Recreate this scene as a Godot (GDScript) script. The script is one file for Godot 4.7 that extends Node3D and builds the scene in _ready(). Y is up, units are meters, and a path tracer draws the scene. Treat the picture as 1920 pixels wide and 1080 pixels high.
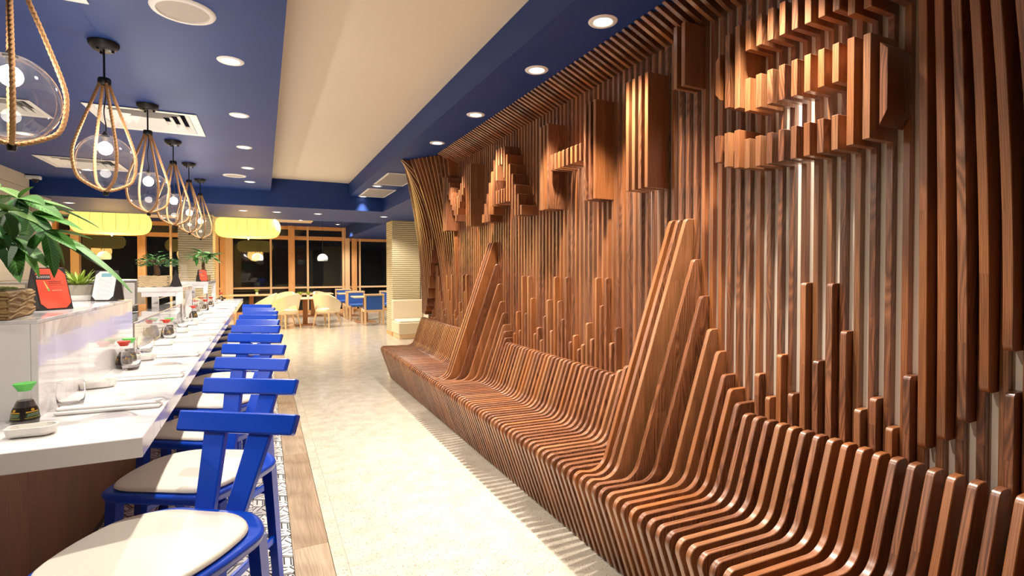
extends Node3D
# A restaurant aisle: marble bar with blue stools on one side, a slatted wood wall with a slatted bench on the other.
# World: camera at the origin of X/Z, the aisle runs along -Z, X to the right, Y up, metres.

const CAM_H := 1.5
const FPX := 962.0            # focal length in pixels of the 1920x1080 frame
const CYP := 522.6426         # principal row (the lens is shifted a little)
const YAW := 25.794277
const TANP := 0.0173
const CEIL := 2.891           # blue ceiling
const P := 0.0562             # slat pitch
const ZW := -1.227            # wall slat j sits at ZW - P*j
const ZB := -1.199            # bench slat / gap j sits at ZB - P*j
const XS := 2.10              # front of wall slats
const XB := 2.128             # backing panel

var cam_basis: Basis
var rng := RandomNumberGenerator.new()
var M := {}
var used := {}
var wood_m := []
var wood_d := []

# ---------------------------------------------------------------- mesh builder
class MB:
	var v := PackedVector3Array()
	var n := PackedVector3Array()
	var t := PackedVector2Array()
	var uo := Vector2.ZERO
	func tri(a: Vector3, b: Vector3, c: Vector3, na: Vector3, nb: Vector3, nc: Vector3, ua := Vector2.ZERO, ub := Vector2.ZERO, uc := Vector2.ZERO) -> void:
		var f := (b - a).cross(c - a)
		if f.length_squared() < 1e-16:
			return
		if f.dot(na + nb + nc) > 0.0:
			v.append_array([a, c, b]); n.append_array([na, nc, nb]); t.append_array([ua + uo, uc + uo, ub + uo])
		else:
			v.append_array([a, b, c]); n.append_array([na, nb, nc]); t.append_array([ua + uo, ub + uo, uc + uo])
	func quad(a: Vector3, b: Vector3, c: Vector3, d: Vector3, nn: Vector3, ua := Vector2(0, 0), ub := Vector2(1, 0), uc := Vector2(1, 1), ud := Vector2(0, 1)) -> void:
		tri(a, b, c, nn, nn, nn, ua, ub, uc)
		tri(a, c, d, nn, nn, nn, ua, uc, ud)
	func face(a: Vector3, b: Vector3, c: Vector3, d: Vector3, nn: Vector3, g: int) -> void:
		quad(a, b, c, d, nn, guv(a, nn, g), guv(b, nn, g), guv(c, nn, g), guv(d, nn, g))
	func guv(p: Vector3, nn: Vector3, g: int) -> Vector2:
		var along: float = p[g]
		var o1 := (g + 1) % 3
		var o2 := (g + 2) % 3
		return Vector2(p[o2] if absf(nn[o1]) > absf(nn[o2]) else p[o1], along)
	# box with chamfered edges; g = axis the grain runs along
	func box(lo: Vector3, hi: Vector3, c := 0.0, g := 1, tf := Transform3D()) -> void:
		c = minf(c, (hi - lo)[(hi - lo).min_axis_index()] * 0.45)
		var s := v.size()
		for ax in 3:
			var u := (ax + 1) % 3
			var w := (ax + 2) % 3
			for sg in [-1, 1]:
				var nn := Vector3.ZERO
				nn[ax] = sg
				var q := []
				for k in [[0, 0], [1, 0], [1, 1], [0, 1]]:
					var p := Vector3.ZERO
					p[ax] = hi[ax] if sg > 0 else lo[ax]
					p[u] = (hi[u] - c) if k[0] else (lo[u] + c)
					p[w] = (hi[w] - c) if k[1] else (lo[w] + c)
					q.append(p)
				face(q[0], q[1], q[2], q[3], nn, g)
		if c > 0.0:
			for ax in 3:
				var u := (ax + 1) % 3
				var w := (ax + 2) % 3
				for su in [0, 1]:
					for sw in [0, 1]:
						var q := []
						for k in [[0, 0], [1, 0], [1, 1], [0, 1]]:
							var p := Vector3.ZERO
							p[ax] = (hi[ax] - c) if k[0] else (lo[ax] + c)
							var inu: float = c if k[1] else 0.0
							var inw: float = 0.0 if k[1] else c
							p[u] = (hi[u] - inu) if su else (lo[u] + inu)
							p[w] = (hi[w] - inw) if sw else (lo[w] + inw)
							q.append(p)
						var nn := Vector3.ZERO
						nn[u] = 1 if su else -1
						nn[w] = 1 if sw else -1
						face(q[0], q[1], q[2], q[3], nn.normalized(), g)
			for k in 8:
				var e := Vector3(1 if k & 1 else -1, 1 if k & 2 else -1, 1 if k & 4 else -1)
				var cn := Vector3(hi.x if k & 1 else lo.x, hi.y if k & 2 else lo.y, hi.z if k & 4 else lo.z)
				var i := cn - e * c
				var nn := e.normalized()
				var a := Vector3(cn.x, i.y, i.z)
				var b := Vector3(i.x, cn.y, i.z)
				var d := Vector3(i.x, i.y, cn.z)
				tri(a, b, d, nn, nn, nn)
		if tf != Transform3D():
			move(s, tf)
	func move(from: int, tf: Transform3D) -> void:
		for i in range(from, v.size()):
			v[i] = tf * v[i]
			n[i] = (tf.basis * n[i]).normalized()
	# closed outline in X/Y pushed along Z, edges chamfered
	func extrude(poly: PackedVector2Array, z0: float, z1: float, c := 0.0, smooth := 0.75) -> void:
		if Geometry2D.is_polygon_clockwise(poly):
			poly = poly.duplicate()
			poly.reverse()
		var k := poly.size()
		var en := PackedVector2Array()
		var sl := PackedFloat32Array([0.0])
		for i in k:
			var d := poly[(i + 1) % k] - poly[i]
			en.append(Vector2(d.y, -d.x).normalized())
			sl.append(sl[i] + d.length())
		var vn := PackedVector2Array()
		for i in k:
			vn.append((en[i] + en[(i + k - 1) % k]).normalized())
		var inn := PackedVector2Array()
		for i in k:
			inn.append(poly[i] - vn[i] * c / maxf(0.35, vn[i].dot(en[i])))
		for i in k:
			var j := (i + 1) % k
			var ni := vn[i] if vn[i].dot(en[i]) > smooth else en[i]
			var nj := vn[j] if vn[j].dot(en[i]) > smooth else en[i]
			var n3 := Vector3(ni.x, ni.y, 0)
			var m3 := Vector3(nj.x, nj.y, 0)
			var a := Vector3(poly[i].x, poly[i].y, z0 + c)
			var b := Vector3(poly[j].x, poly[j].y, z0 + c)
			var cc := Vector3(poly[j].x, poly[j].y, z1 - c)
			var d := Vector3(poly[i].x, poly[i].y, z1 - c)
			tri(a, b, cc, n3, m3, m3, Vector2(z0, sl[i]), Vector2(z0, sl[i + 1]), Vector2(z1, sl[i + 1]))
			tri(a, cc, d, n3, m3, n3, Vector2(z0, sl[i]), Vector2(z1, sl[i + 1]), Vector2(z1, sl[i]))
			if c > 0.0:
				for e in [[z0, -1.0], [z1, 1.0]]:
					var zi: float = e[0]
					var sg: float = e[1]
					var a1 := Vector3(poly[i].x, poly[i].y, zi - sg * c)
					var b1 := Vector3(poly[j].x, poly[j].y, zi - sg * c)
					var c1 := Vector3(inn[j].x, inn[j].y, zi)
					var d1 := Vector3(inn[i].x, inn[i].y, zi)
					var nn := (n3 + m3 + Vector3(0, 0, 2 * sg)).normalized()
					quad(a1, b1, c1, d1, nn, Vector2(zi, sl[i]), Vector2(zi, sl[i + 1]), Vector2(zi + 0.003, sl[i + 1]), Vector2(zi + 0.003, sl[i]))
		var ix := Geometry2D.triangulate_polygon(inn)
		for e in [[z0, -1.0], [z1, 1.0]]:
			var zi: float = e[0]
			var nn := Vector3(0, 0, e[1])
			for q in range(0, ix.size(), 3):
				var a := inn[ix[q]]
				var b := inn[ix[q + 1]]
				var d := inn[ix[q + 2]]
				tri(Vector3(a.x, a.y, zi), Vector3(b.x, b.y, zi), Vector3(d.x, d.y, zi), nn, nn, nn, a, b, d)
	# turned profile (radius, height) about the Y axis through c
	func lathe(prof: Array, c := Vector3.ZERO, seg := 24, sx := 1.0, sz := 1.0, uvs := false) -> void:
		var pn := []
		var k := prof.size()
		var sl := [0.0]
		for i in k - 1:
			sl.append(sl[i] + (prof[i + 1] - prof[i]).length())
		for i in k - 1:
			var d: Vector2 = prof[i + 1] - prof[i]
			pn.append(Vector2(d.y, -d.x).normalized())
		for i in k - 1:
			var n0: Vector2 = pn[i]
			var n1: Vector2 = pn[i]
			if i > 0 and pn[i - 1].dot(pn[i]) > 0.6:
				n0 = (pn[i - 1] + pn[i]).normalized()
			if i < k - 2 and pn[i + 1].dot(pn[i]) > 0.6:
				n1 = (pn[i + 1] + pn[i]).normalized()
			for s in seg:
				var a0 := TAU * s / seg
				var a1 := TAU * (s + 1) / seg
				var d0 := Vector3(cos(a0) * sx, 0, sin(a0) * sz)
				var d1 := Vector3(cos(a1) * sx, 0, sin(a1) * sz)
				var p00: Vector3 = c + d0 * prof[i].x + Vector3(0, prof[i].y, 0)
				var p01: Vector3 = c + d1 * prof[i].x + Vector3(0, prof[i].y, 0)
				var p10: Vector3 = c + d0 * prof[i + 1].x + Vector3(0, prof[i + 1].y, 0)
				var p11: Vector3 = c + d1 * prof[i + 1].x + Vector3(0, prof[i + 1].y, 0)
				var m00 := Vector3(d0.x * n0.x, n0.y, d0.z * n0.x).normalized()
				var m01 := Vector3(d1.x * n0.x, n0.y, d1.z * n0.x).normalized()
				var m10 := Vector3(d0.x * n1.x, n1.y, d0.z * n1.x).normalized()
				var m11 := Vector3(d1.x * n1.x, n1.y, d1.z * n1.x).normalized()
				var u0 := float(s) / seg
				var u1 := float(s + 1) / seg
				var w0: float = sl[i] / sl[k - 1] if uvs else prof[i].y
				var w1: float = sl[i + 1] / sl[k - 1] if uvs else prof[i + 1].y
				tri(p00, p01, p11, m00, m01, m11, Vector2(u0, w0), Vector2(u1, w0), Vector2(u1, w1))
				tri(p00, p11, p10, m00, m11, m10, Vector2(u0, w0), Vector2(u1, w1), Vector2(u0, w1))
	# round bar along a path; lobes/twist make it a laid rope
	func tube(pts: Array, r: float, sides := 8, lobes := 0, twist := 0.0, r_end := -1.0, cap := true) -> void:
		var k := pts.size()
		var ring := []
		var nrm := []
		var up := Vector3.UP
		var s := 0.0
		var td := Vector3.ZERO
		for i in k:
			var dir: Vector3 = (pts[mini(i + 1, k - 1)] - pts[maxi(i - 1, 0)]).normalized()
			if i == 0:
				up = Vector3.RIGHT if absf(dir.y) > 0.9 else Vector3.UP
			else:
				s += (pts[i] - pts[i - 1]).length()
			var sd := dir.cross(up).normalized()
			up = sd.cross(dir).normalized()
			td = dir
			var rr := []
			var nn := []
			var ri := r if r_end < 0.0 else lerpf(r, r_end, float(i) / (k - 1))
			for j in sides:
				var a := TAU * j / sides
				var e := sd * cos(a) + up * sin(a)
				var m := 1.0
				if lobes:
					m = 1.0 + 0.2 * cos(lobes * (a - twist * s))
				rr.append(pts[i] + e * ri * m)
				var nv := e
				if lobes:
					nv = (e + (up * cos(a) - sd * sin(a)) * 0.2 * lobes * sin(lobes * (a - twist * s)) / m).normalized()
				nn.append(nv)
			ring.append(rr)
			nrm.append(nn)
			if cap and (i == 0 or i == k - 1):
				for j in range(1, sides - 1):
					var cn := dir * (-1.0 if i == 0 else 1.0)
					tri(rr[0], rr[j], rr[j + 1], cn, cn, cn)
		for i in k - 1:
			for j in sides:
				var q := (j + 1) % sides
				tri(ring[i][j], ring[i][q], ring[i + 1][q], nrm[i][j], nrm[i][q], nrm[i + 1][q], Vector2(float(j) / sides, i), Vector2(float(j + 1) / sides, i), Vector2(float(j + 1) / sides, i + 1))
				tri(ring[i][j], ring[i + 1][q], ring[i + 1][j], nrm[i][j], nrm[i + 1][q], nrm[i + 1][j], Vector2(float(j) / sides, i), Vector2(float(j + 1) / sides, i + 1), Vector2(float(j) / sides, i + 1))
	# a plate: outline in X/Z with rounded rim, from y0 to y1, dome lifts the middle
	func plate(poly: PackedVector2Array, y0: float, y1: float, c: float, dome := 0.0, shrink := 0.0) -> void:
		var k := poly.size()
		if Geometry2D.is_polygon_clockwise(poly):
			poly = poly.duplicate()
			poly.reverse()
		var cen := Vector2.ZERO
		for p in poly:
			cen += p / k
		var rings := []
		rings.append([1.0, -c - shrink, y0])
		rings.append([1.0, -shrink * 0.6, y0 + c])
		for q in 4:
			var a := PI / 2 * q / 3.0
			rings.append([1.0, -c * (1.0 - cos(a)), y1 - c + c * sin(a)])
		if dome > 0.0:
			for q in [0.92, 0.8, 0.6, 0.4, 0.2]:
				rings.append([q, -c, y1 + dome * (1.0 - q * q)])
		var g := []
		var en := []
		for i in k:
			var d1 := (poly[(i + 1) % k] - poly[i])
			var d0 := (poly[i] - poly[(i + k - 1) % k])
			en.append((Vector2(d1.y, -d1.x).normalized() + Vector2(d0.y, -d0.x).normalized()).normalized())
		for r in rings:
			var row := []
			for i in k:
				var q: Vector2 = poly[i] + en[i] * r[1]
				q = cen + (q - cen) * r[0]
				row.append(Vector3(q.x, r[2], q.y))
			g.append(row)
		var gn := []
		for r in g.size():
			var row := []
			for i in k:
				var du: Vector3 = g[r][(i + 1) % k] - g[r][(i + k - 1) % k]
				var dv: Vector3 = g[mini(r + 1, g.size() - 1)][i] - g[maxi(r - 1, 0)][i]
				var nn := dv.cross(du).normalized()
				var o := Vector3(en[i].x, 0.0, en[i].y)
				if r >= 5:
					if nn.y < 0: nn = -nn
				elif nn.dot(o) < 0.0:
					nn = -nn
				row.append(nn)
			gn.append(row)
		for r in g.size() - 1:
			for i in k:
				var j := (i + 1) % k
				tri(g[r][i], g[r][j], g[r + 1][j], gn[r][i], gn[r][j], gn[r + 1][j], poly[i], poly[j], poly[j])
				tri(g[r][i], g[r + 1][j], g[r + 1][i], gn[r][i], gn[r + 1][j], gn[r + 1][i], poly[i], poly[j], poly[i])
		var top: Array = g[-1]
		var cy: float = top[0].y + (dome * 0.04 if dome > 0.0 else 0.0)
		for i in k:
			var j := (i + 1) % k
			tri(top[i], top[j], Vector3(cen.x, cy, cen.y), gn[-1][i] if dome > 0.0 else Vector3.UP, gn[-1][j] if dome > 0.0 else Vector3.UP, Vector3.UP, poly[i], poly[j], cen)
			tri(g[0][i], g[0][j], Vector3(cen.x, y0, cen.y), Vector3.DOWN, Vector3.DOWN, Vector3.DOWN)
	func mesh() -> ArrayMesh:
		var m := ArrayMesh.new()
		var a := []
		a.resize(Mesh.ARRAY_MAX)
		a[Mesh.ARRAY_VERTEX] = v
		a[Mesh.ARRAY_NORMAL] = n
		a[Mesh.ARRAY_TEX_UV] = t
		m.add_surface_from_arrays(Mesh.PRIMITIVE_TRIANGLES, a)
		return m

# ---------------------------------------------------------------- small helpers
func numbered(s: String) -> String:
	var k: int = used.get(s, 0)
	used[s] = k + 1
	return s if k == 0 else "%s_%03d" % [s, k]

func tag(o: Node, label: String, category: String, group := "", kind := "") -> void:
	o.set_meta("label", label)
	o.set_meta("category", category)
	if group: o.set_meta("group", group)
	if kind: o.set_meta("kind", kind)

func thing(called: String, label: String, category: String, at := Vector3.ZERO, turn := 0.0, group := "", kind := "") -> Node3D:
	var o := Node3D.new()
	o.name = numbered(called)
	add_child(o)
	o.position = at
	o.rotation.y = turn
	tag(o, label, category, group, kind)
	return o

func part(parent: Node, called: String, mesh: Mesh, mat: Material, at := Vector3.ZERO) -> MeshInstance3D:
	var o := MeshInstance3D.new()
	o.name = called if parent != self else numbered(called)
	o.mesh = mesh
	o.material_override = mat
	o.position = at
	parent.add_child(o, true)
	return o

func copy(src: Node3D, at: Vector3, turn := 0.0, label := "") -> Node3D:
	var base := String(src.name)
	var o: Node3D = src.duplicate()
	o.name = numbered(base)
	add_child(o)
	o.position = at
	o.rotation.y = turn
	if label: o.set_meta("label", label)
	return o

func bm(lo: Vector3, hi: Vector3, c := 0.002, g := 1, uo := Vector2.ZERO) -> ArrayMesh:
	var b := MB.new()
	b.uo = uo
	b.box(lo, hi, c, g)
	return b.mesh()

func mat(key: String, col: Color, rough := 0.6, metal := 0.0, spec := 0.5) -> StandardMaterial3D:
	var m := StandardMaterial3D.new()
	m.resource_name = key
	m.albedo_color = col
	m.roughness = rough
	m.metallic = metal
	m.metallic_specular = spec
	M[key] = m
	return m

func srgb(r: int, g: int, b: int) -> Color:
	return Color8(r, g, b)

func glow(key: String, col: Color, energy: float) -> StandardMaterial3D:
	var m := mat(key, col, 0.5)
	m.emission_enabled = true
	m.emission = col
	m.emission_energy_multiplier = energy
	return m

func pane(key: String, col: Color, alpha: float) -> StandardMaterial3D:
	var m := mat(key, Color(col.r, col.g, col.b, alpha), 0.02)
	m.transparency = BaseMaterial3D.TRANSPARENCY_ALPHA
	return m

func solid_glass(key: String, col: Color, scale := 0.05) -> StandardMaterial3D:
	var m := mat(key, Color(col.r, col.g, col.b, 0.0), 0.02)
	m.refraction_enabled = true
	m.refraction_scale = scale
	m.transparency = BaseMaterial3D.TRANSPARENCY_ALPHA
	return m

func ray(px: float, py: float) -> Vector3:
	return cam_basis * Vector3((px - 960.0) / FPX, -(py - CYP) / FPX, -1.0)

func at_z(px: float, py: float, z: float) -> Vector3:
	var d := ray(px, py)
	return Vector3(0, CAM_H, 0) + d * (z / d.z)

func at_y(px: float, py: float, y: float) -> Vector3:
	var d := ray(px, py)
	return Vector3(0, CAM_H, 0) + d * ((y - CAM_H) / d.y)

func arc(c: Vector2, r: float, a0: float, a1: float, k: int) -> Array:
	var o := []
	for i in k + 1:
		var a := deg_to_rad(lerpf(a0, a1, float(i) / k))
		o.append(c + Vector2(cos(a), sin(a)) * r)
	return o

func rounded(poly: Array, rad: float, k := 4) -> PackedVector2Array:
	var o := PackedVector2Array()
	var m := poly.size()
	for i in m:
		var a: Vector2 = poly[(i + m - 1) % m]
		var b: Vector2 = poly[i]
		var c: Vector2 = poly[(i + 1) % m]
		var r := minf(rad, minf((a - b).length(), (c - b).length()) * 0.48)
		var p0 := b + (a - b).normalized() * r
		var p1 := b + (c - b).normalized() * r
		for q in k + 1:
			var s := float(q) / k
			o.append(p0.lerp(b, s).lerp(b.lerp(p1, s), s))
	return o

# ---------------------------------------------------------------- scene
func _ready() -> void:
	rng.seed = 20240
	# camera
	var cam := Camera3D.new()
	cam.name = "camera"
	cam.position = Vector3(0, CAM_H, 0)
	cam.rotation = Vector3(-atan(TANP), -deg_to_rad(YAW), 0)
	cam.near = 0.05
	cam.far = 120.0
	cam.projection = Camera3D.PROJECTION_FRUSTUM
	cam.size = 0.05 * 1080.0 / FPX
	cam.frustum_offset = Vector2(0, 0.05 * (CYP - 540.0) / FPX)
	add_child(cam)
	cam_basis = cam.basis
	# night outside; the room is lit by its own lamps
	var env := Environment.new()
	env.background_mode = Environment.BG_COLOR
	env.background_color = Color(0.012, 0.014, 0.02)
	env.tonemap_mode = Environment.TONE_MAPPER_LINEAR
	env.tonemap_exposure = 1.0
	env.sdfgi_enabled = true
	env.ssao_enabled = true
	env.ssil_enabled = true
	var we := WorldEnvironment.new()
	we.name = "environment"
	we.environment = env
	add_child(we)
	materials()
	shell()
	far_hall()
	slat_wall()
	letters()
	bench()
	bar()
	downlights()
	ceiling_fittings()
	pendants()
	stools()
	tableware()
	ledge_things()
	dining()

# energies of the lamps
const E_WALL := 6.2
const E_AISLE := 2.5
const E_BEAM := 3.2
const E_FAR := 5.6
const E_PENDANT := 0.25
const E_LANTERN := 2.2
const WHITE_LIGHT := Color(1.0, 0.955, 0.90)
const WARM_LIGHT := Color(1.0, 0.80, 0.56)

# ---------------------------------------------------------------- textures
func wood_image(seed_: int, dark: Color, light: Color, w := 256, h := 1024, rings := 11.0, warp := 2.2, bold := 0.16) -> ImageTexture:
	var a := FastNoiseLite.new()
	a.seed = seed_
	a.frequency = 1.0
	a.noise_type = FastNoiseLite.TYPE_SIMPLEX_SMOOTH
	a.fractal_octaves = 2
	var f := FastNoiseLite.new()
	f.seed = seed_ + 5
	f.frequency = 1.0
	f.fractal_octaves = 1
	var im := Image.create(w, h, false, Image.FORMAT_RGB8)
	for y in h:
		var vy := float(y) / h
		for x in w:
			var ux := float(x) / w
			var n := a.get_noise_2d(ux * 2.0, vy * 1.1)
			var r := sin(TAU * (ux * rings + n * warp))
			r = r * absf(r)
			var g := f.get_noise_2d(ux * 110.0, vy * 5.0)
			var k := clampf(0.58 + bold * r + 0.34 * g + 0.30 * n, 0.0, 1.0)
			im.set_pixel(x, y, dark.lerp(light, k))
	return ImageTexture.create_from_image(im)

func terrazzo_image() -> ImageTexture:
	var s := 1024
	var im := Image.create(s, s, false, Image.FORMAT_RGB8)
	var a := FastNoiseLite.new()
	a.seed = 3
	a.frequency = 0.006
	a.fractal_octaves = 4
	var c0 := srgb(178, 168, 148)
	var c1 := srgb(208, 200, 184)
	for y in range(0, s, 2):
		for x in range(0, s, 2):
			var k := clampf(0.6 + 0.5 * a.get_noise_2d(x, y), 0, 1)
			im.fill_rect(Rect2i(x, y, 2, 2), c0.lerp(c1, k))
	var r := RandomNumberGenerator.new()
	r.seed = 44
	var cols := [srgb(126, 104, 76), srgb(160, 84, 56), srgb(86, 74, 62), srgb(240, 234, 222), srgb(164, 138, 102), srgb(108, 64, 46)]
	for i in 9000:
		var c: Color = cols[r.randi() % 6]
		var d := r.randi_range(1, 2)
		if r.randf() < 0.25: d = 3
		var x := r.randi_range(0, s - 6)
		var y := r.randi_range(0, s - 6)
		im.fill_rect(Rect2i(x, y, d, maxi(1, d - r.randi_range(0, 1))), c)
		if d > 2:
			im.fill_rect(Rect2i(x + 1, y - 1 if y > 0 else 0, d - 1, d + 1), c)
	return ImageTexture.create_from_image(im)

func marble_image(seed_: int) -> ImageTexture:
	var s := 512
	var im := Image.create(s, s, false, Image.FORMAT_RGB8)
	var a := FastNoiseLite.new()
	a.seed = seed_
	a.frequency = 1.0
	a.fractal_octaves = 4
	var b := FastNoiseLite.new()
	b.seed = seed_ + 9
	b.frequency = 1.0
	b.fractal_octaves = 2
	var white := srgb(240, 238, 238)
	var grey := srgb(118, 113, 122) if seed_ == 5 else srgb(206, 202, 204)
	for y in s:
		for x in s:
			var u := float(x) / s
			var w := float(y) / s
			var wx := b.get_noise_2d(u * 2.0, w * 2.0) * 0.6
			var n := a.get_noise_2d(u * 2.2 + wx, w * 2.2 - wx)
			var ridge := pow(clampf(1.0 - absf(n) * 4.0, 0, 1), 2.5)
			var patch := clampf(b.get_noise_2d(u * 1.3 + 7.0, w * 1.3) * 2.2 + 0.25, 0, 1)
			var k := clampf(ridge * 0.75 * patch + clampf(n * 1.8, 0, 0.5) * patch, 0, 0.9)
			im.set_pixel(x, y, white.lerp(grey, k))
	return ImageTexture.create_from_image(im)

# printed cement tile: striped lozenges in black line on white, a few pale blue ones
func tile_image(turned: bool) -> ImageTexture:
	var s := 256
	var im := Image.create(s, s, false, Image.FORMAT_RGB8)
	var white := srgb(232, 229, 224)
	var black := srgb(40, 38, 40)
	var blue := srgb(112, 166, 200)
	for y in s:
		for x in s:
			var u := float(x) / s * 1.5
			var w := float(y) / s * 1.5
			if turned:
				var t := u
				u = w
				w = t
			var row := floorf(w / 0.866)
			var best := 9.0
			var cx := 0.0
			var cy := 0.0
			for q in range(-1, 2):
				for e in range(-1, 2):
					var yy := (row + q) * 0.866
					var xx := roundf(u - 0.5 * posmod(row + q, 2.0)) + e + 0.5 * posmod(row + q, 2.0)
					var d := Vector2(u - xx, w - yy).length()
					if d < best:
						best = d
						cx = u - xx
						cy = w - yy
			var ang := fposmod(atan2(cy, cx) + PI / 6.0, TAU)
			var sec := int(ang / (TAU / 3.0))
			var dir := [Vector2(0.5, 0.866), Vector2(1, 0), Vector2(-0.5, 0.866)][sec] as Vector2
			var st := fposmod(Vector2(cx, cy).dot(dir) * 4.2 + 0.5, 1.0)
			var c := white
			if st < 0.24: c = black
			var e2 := fposmod(ang, TAU / 3.0)
			if best * sin(minf(e2, TAU / 3.0 - e2)) < 0.035: c = black
			if best < 0.13 and int(u + 0.5) % 3 == 0 and int(w + 1.0) % 2 == 0: c = blue
			im.set_pixel(x, y, c)
	return ImageTexture.create_from_image(im)

func tex(key: String, t: Texture2D, tint: Color, rough: float, scale := Vector3.ONE, tri := false) -> StandardMaterial3D:
	var m := mat(key, tint, rough)
	m.albedo_texture = t
	m.uv1_scale = scale
	if tri:
		m.uv1_triplanar = true
		m.uv1_world_triplanar = true
	return m

func materials() -> void:
	var w0 := wood_image(11, srgb(98, 59, 33), srgb(183, 125, 81), 256, 1024, 34.0, 1.5)
	var w1 := wood_image(29, srgb(90, 53, 30), srgb(177, 117, 75), 256, 1024, 13.0, 4.2, 0.34)
	var k := 0
	for c in [Color(1, 1, 1), Color(0.90, 0.86, 0.84), Color(1.0, 0.95, 0.90), Color(0.84, 0.80, 0.80), Color(1.0, 0.92, 0.80), Color(0.93, 0.92, 0.94)]:
		var m := tex("stained_ash_%d" % k, w0 if k % 2 == 0 else w1, c, 0.36, Vector3(4, 1, 1))
		m.clearcoat_enabled = true
		m.clearcoat = 0.7
		m.clearcoat_roughness = 0.3
		wood_m.append(m)
		k += 1
	mat("backing_panel", srgb(236, 222, 204), 0.7)
	mat("blue_ceiling_paint", srgb(8, 50, 118), 0.6)
	mat("cream_ceiling_paint", srgb(232, 218, 196), 0.8)
	mat("beige_wall", srgb(206, 192, 168), 0.6)
	mat("grout", srgb(120, 108, 92), 0.9)
	tex("terrazzo", terrazzo_image(), Color(1, 1, 1), 0.16, Vector3(1, 1, 1) / 1.3)
	tex("marble", marble_image(5), Color(1, 1, 1), 0.08, Vector3.ONE * 0.9, true)
	tex("marble_face", marble_image(21), Color(1, 1, 1), 0.06, Vector3.ONE * 0.8, true)
	tex("tile_print", tile_image(false), Color(1, 1, 1), 0.35)
	tex("tile_print_turned", tile_image(true), Color(1, 1, 1), 0.35)
	var pk := wood_image(70, srgb(132, 112, 90), srgb(184, 162, 134), 256, 1024, 12.0, 2.0)
	tex("plank_a", pk, Color(1, 1, 1), 0.4, Vector3(4, 0.8, 1))
	tex("plank_b", pk, Color(0.94, 0.92, 0.90), 0.4, Vector3(4, 0.8, 1))
	tex("bar_panel", wood_image(90, srgb(112, 72, 38), srgb(160, 108, 62), 256, 512, 26.0, 1.2), Color(1, 1, 1), 0.45, Vector3(2, 1, 1))
	tex("window_wood", wood_image(95, srgb(206, 146, 90), srgb(232, 178, 120), 128, 512, 6.0, 1.0), Color(1, 1, 1), 0.5, Vector3(3, 1, 1))
	mat("window_wood_pale", srgb(232, 196, 152), 0.5)
	tex("chair_wood", wood_image(97, srgb(206, 168, 122), srgb(238, 206, 164), 128, 256, 8.0, 1.0), Color(1, 1, 1), 0.45, Vector3(3, 1, 1))
	mat("stool_blue", srgb(0, 70, 200), 0.3)
	var cl: StandardMaterial3D = M.stool_blue
	cl.clearcoat_enabled = true
	cl.clearcoat = 0.2
	cl.clearcoat_roughness = 0.15
	mat("cream_leather", srgb(244, 239, 224), 0.36)
	mat("cream_shell", srgb(236, 220, 186), 0.55)
	mat("blue_upholstery", srgb(44, 92, 176), 0.7)
	mat("navy_upholstery", srgb(34, 46, 84), 0.7)
	mat("banquette_cream", srgb(224, 208, 176), 0.55)
	mat("rib_column", srgb(196, 184, 150), 0.6)
	mat("black_metal", srgb(24, 24, 26), 0.4, 0.3)
	mat("white_paint", srgb(236, 234, 230), 0.5)
	mat("white_grille", srgb(184, 175, 168), 0.7)
	mat("oven_glass", srgb(26, 24, 24), 0.1)
	mat("steel", srgb(190, 190, 192), 0.28, 1.0)
	mat("rope", srgb(158, 118, 78), 0.95)
	mat("porcelain", srgb(240, 238, 232), 0.2)
	mat("napkin", srgb(244, 242, 240), 0.85)
	mat("leaf_green", srgb(112, 184, 84), 0.55)
	mat("leaf_dark", srgb(74, 146, 64), 0.55)
	mat("leaf_pale", srgb(152, 198, 116), 0.6)
	mat("leaf_lime", srgb(200, 228, 96), 0.45)
	var vein := Image.create(64, 128, false, Image.FORMAT_RGB8)
	for y in 128:
		for x in 64:
			var c := absf(x - 31.5) / 32.0
			var vk := 0.72 + 0.14 * sin((y * 0.11 - c * 2.4) * TAU)
			if c < 0.06: vk = 1.0
			vein.set_pixel(x, y, Color(vk, minf(1.0, vk * 1.04), vk * 0.94))
	var vt := ImageTexture.create_from_image(vein)
	for key in ["leaf_green", "leaf_dark", "leaf_pale", "leaf_lime"]:
		M[key].albedo_texture = vt
		M[key].backlight_enabled = true
		M[key].backlight = Color(0.25, 0.4, 0.1)
	mat("bark", srgb(96, 66, 42), 0.85)
	mat("soil", srgb(66, 50, 30), 0.95)
	mat("moss", srgb(96, 104, 40), 0.95)
	var st := tex("stone_planter", wood_image(120, srgb(112, 88, 52), srgb(158, 130, 84), 128, 256, 3.0, 1.6), Color(1, 1, 1), 0.8, Vector3(2, 3, 1))
	st.uv1_triplanar = true
	mat("basket", srgb(206, 184, 146), 0.8)
	mat("pot_grey", srgb(158, 150, 136), 0.7)
	mat("pot_white", srgb(236, 232, 226), 0.5)
	mat("menu_black", srgb(30, 27, 27), 0.5)
	mat("cap_red", srgb(214, 62, 40), 0.35)
	mat("cap_green", srgb(92, 206, 84), 0.35)
	mat("soy", srgb(22, 10, 6), 0.12)
	pane("thin_glass", Color(1, 1, 1), 0.004)
	pane("tumbler_glass", Color(1, 1, 1), 0.05)
	pane("window_glass", Color(0.9, 0.95, 0.95), 0.01)
	solid_glass("solid_glass", Color(1, 1, 1))
	glow("lens_light", Color(1.0, 0.97, 0.92), 6.0)
	glow("bulb_light", Color(1.0, 0.97, 0.93), 14.0)
	var lan := glow("lantern_silk_light", Color(1.0, 0.90, 0.46), 1.2)
	lan.roughness = 0.8
	glow("cove_light", Color(1.0, 0.72, 0.42), 0.9)
	mat("night_ground", srgb(30, 30, 32), 0.9)
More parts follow.
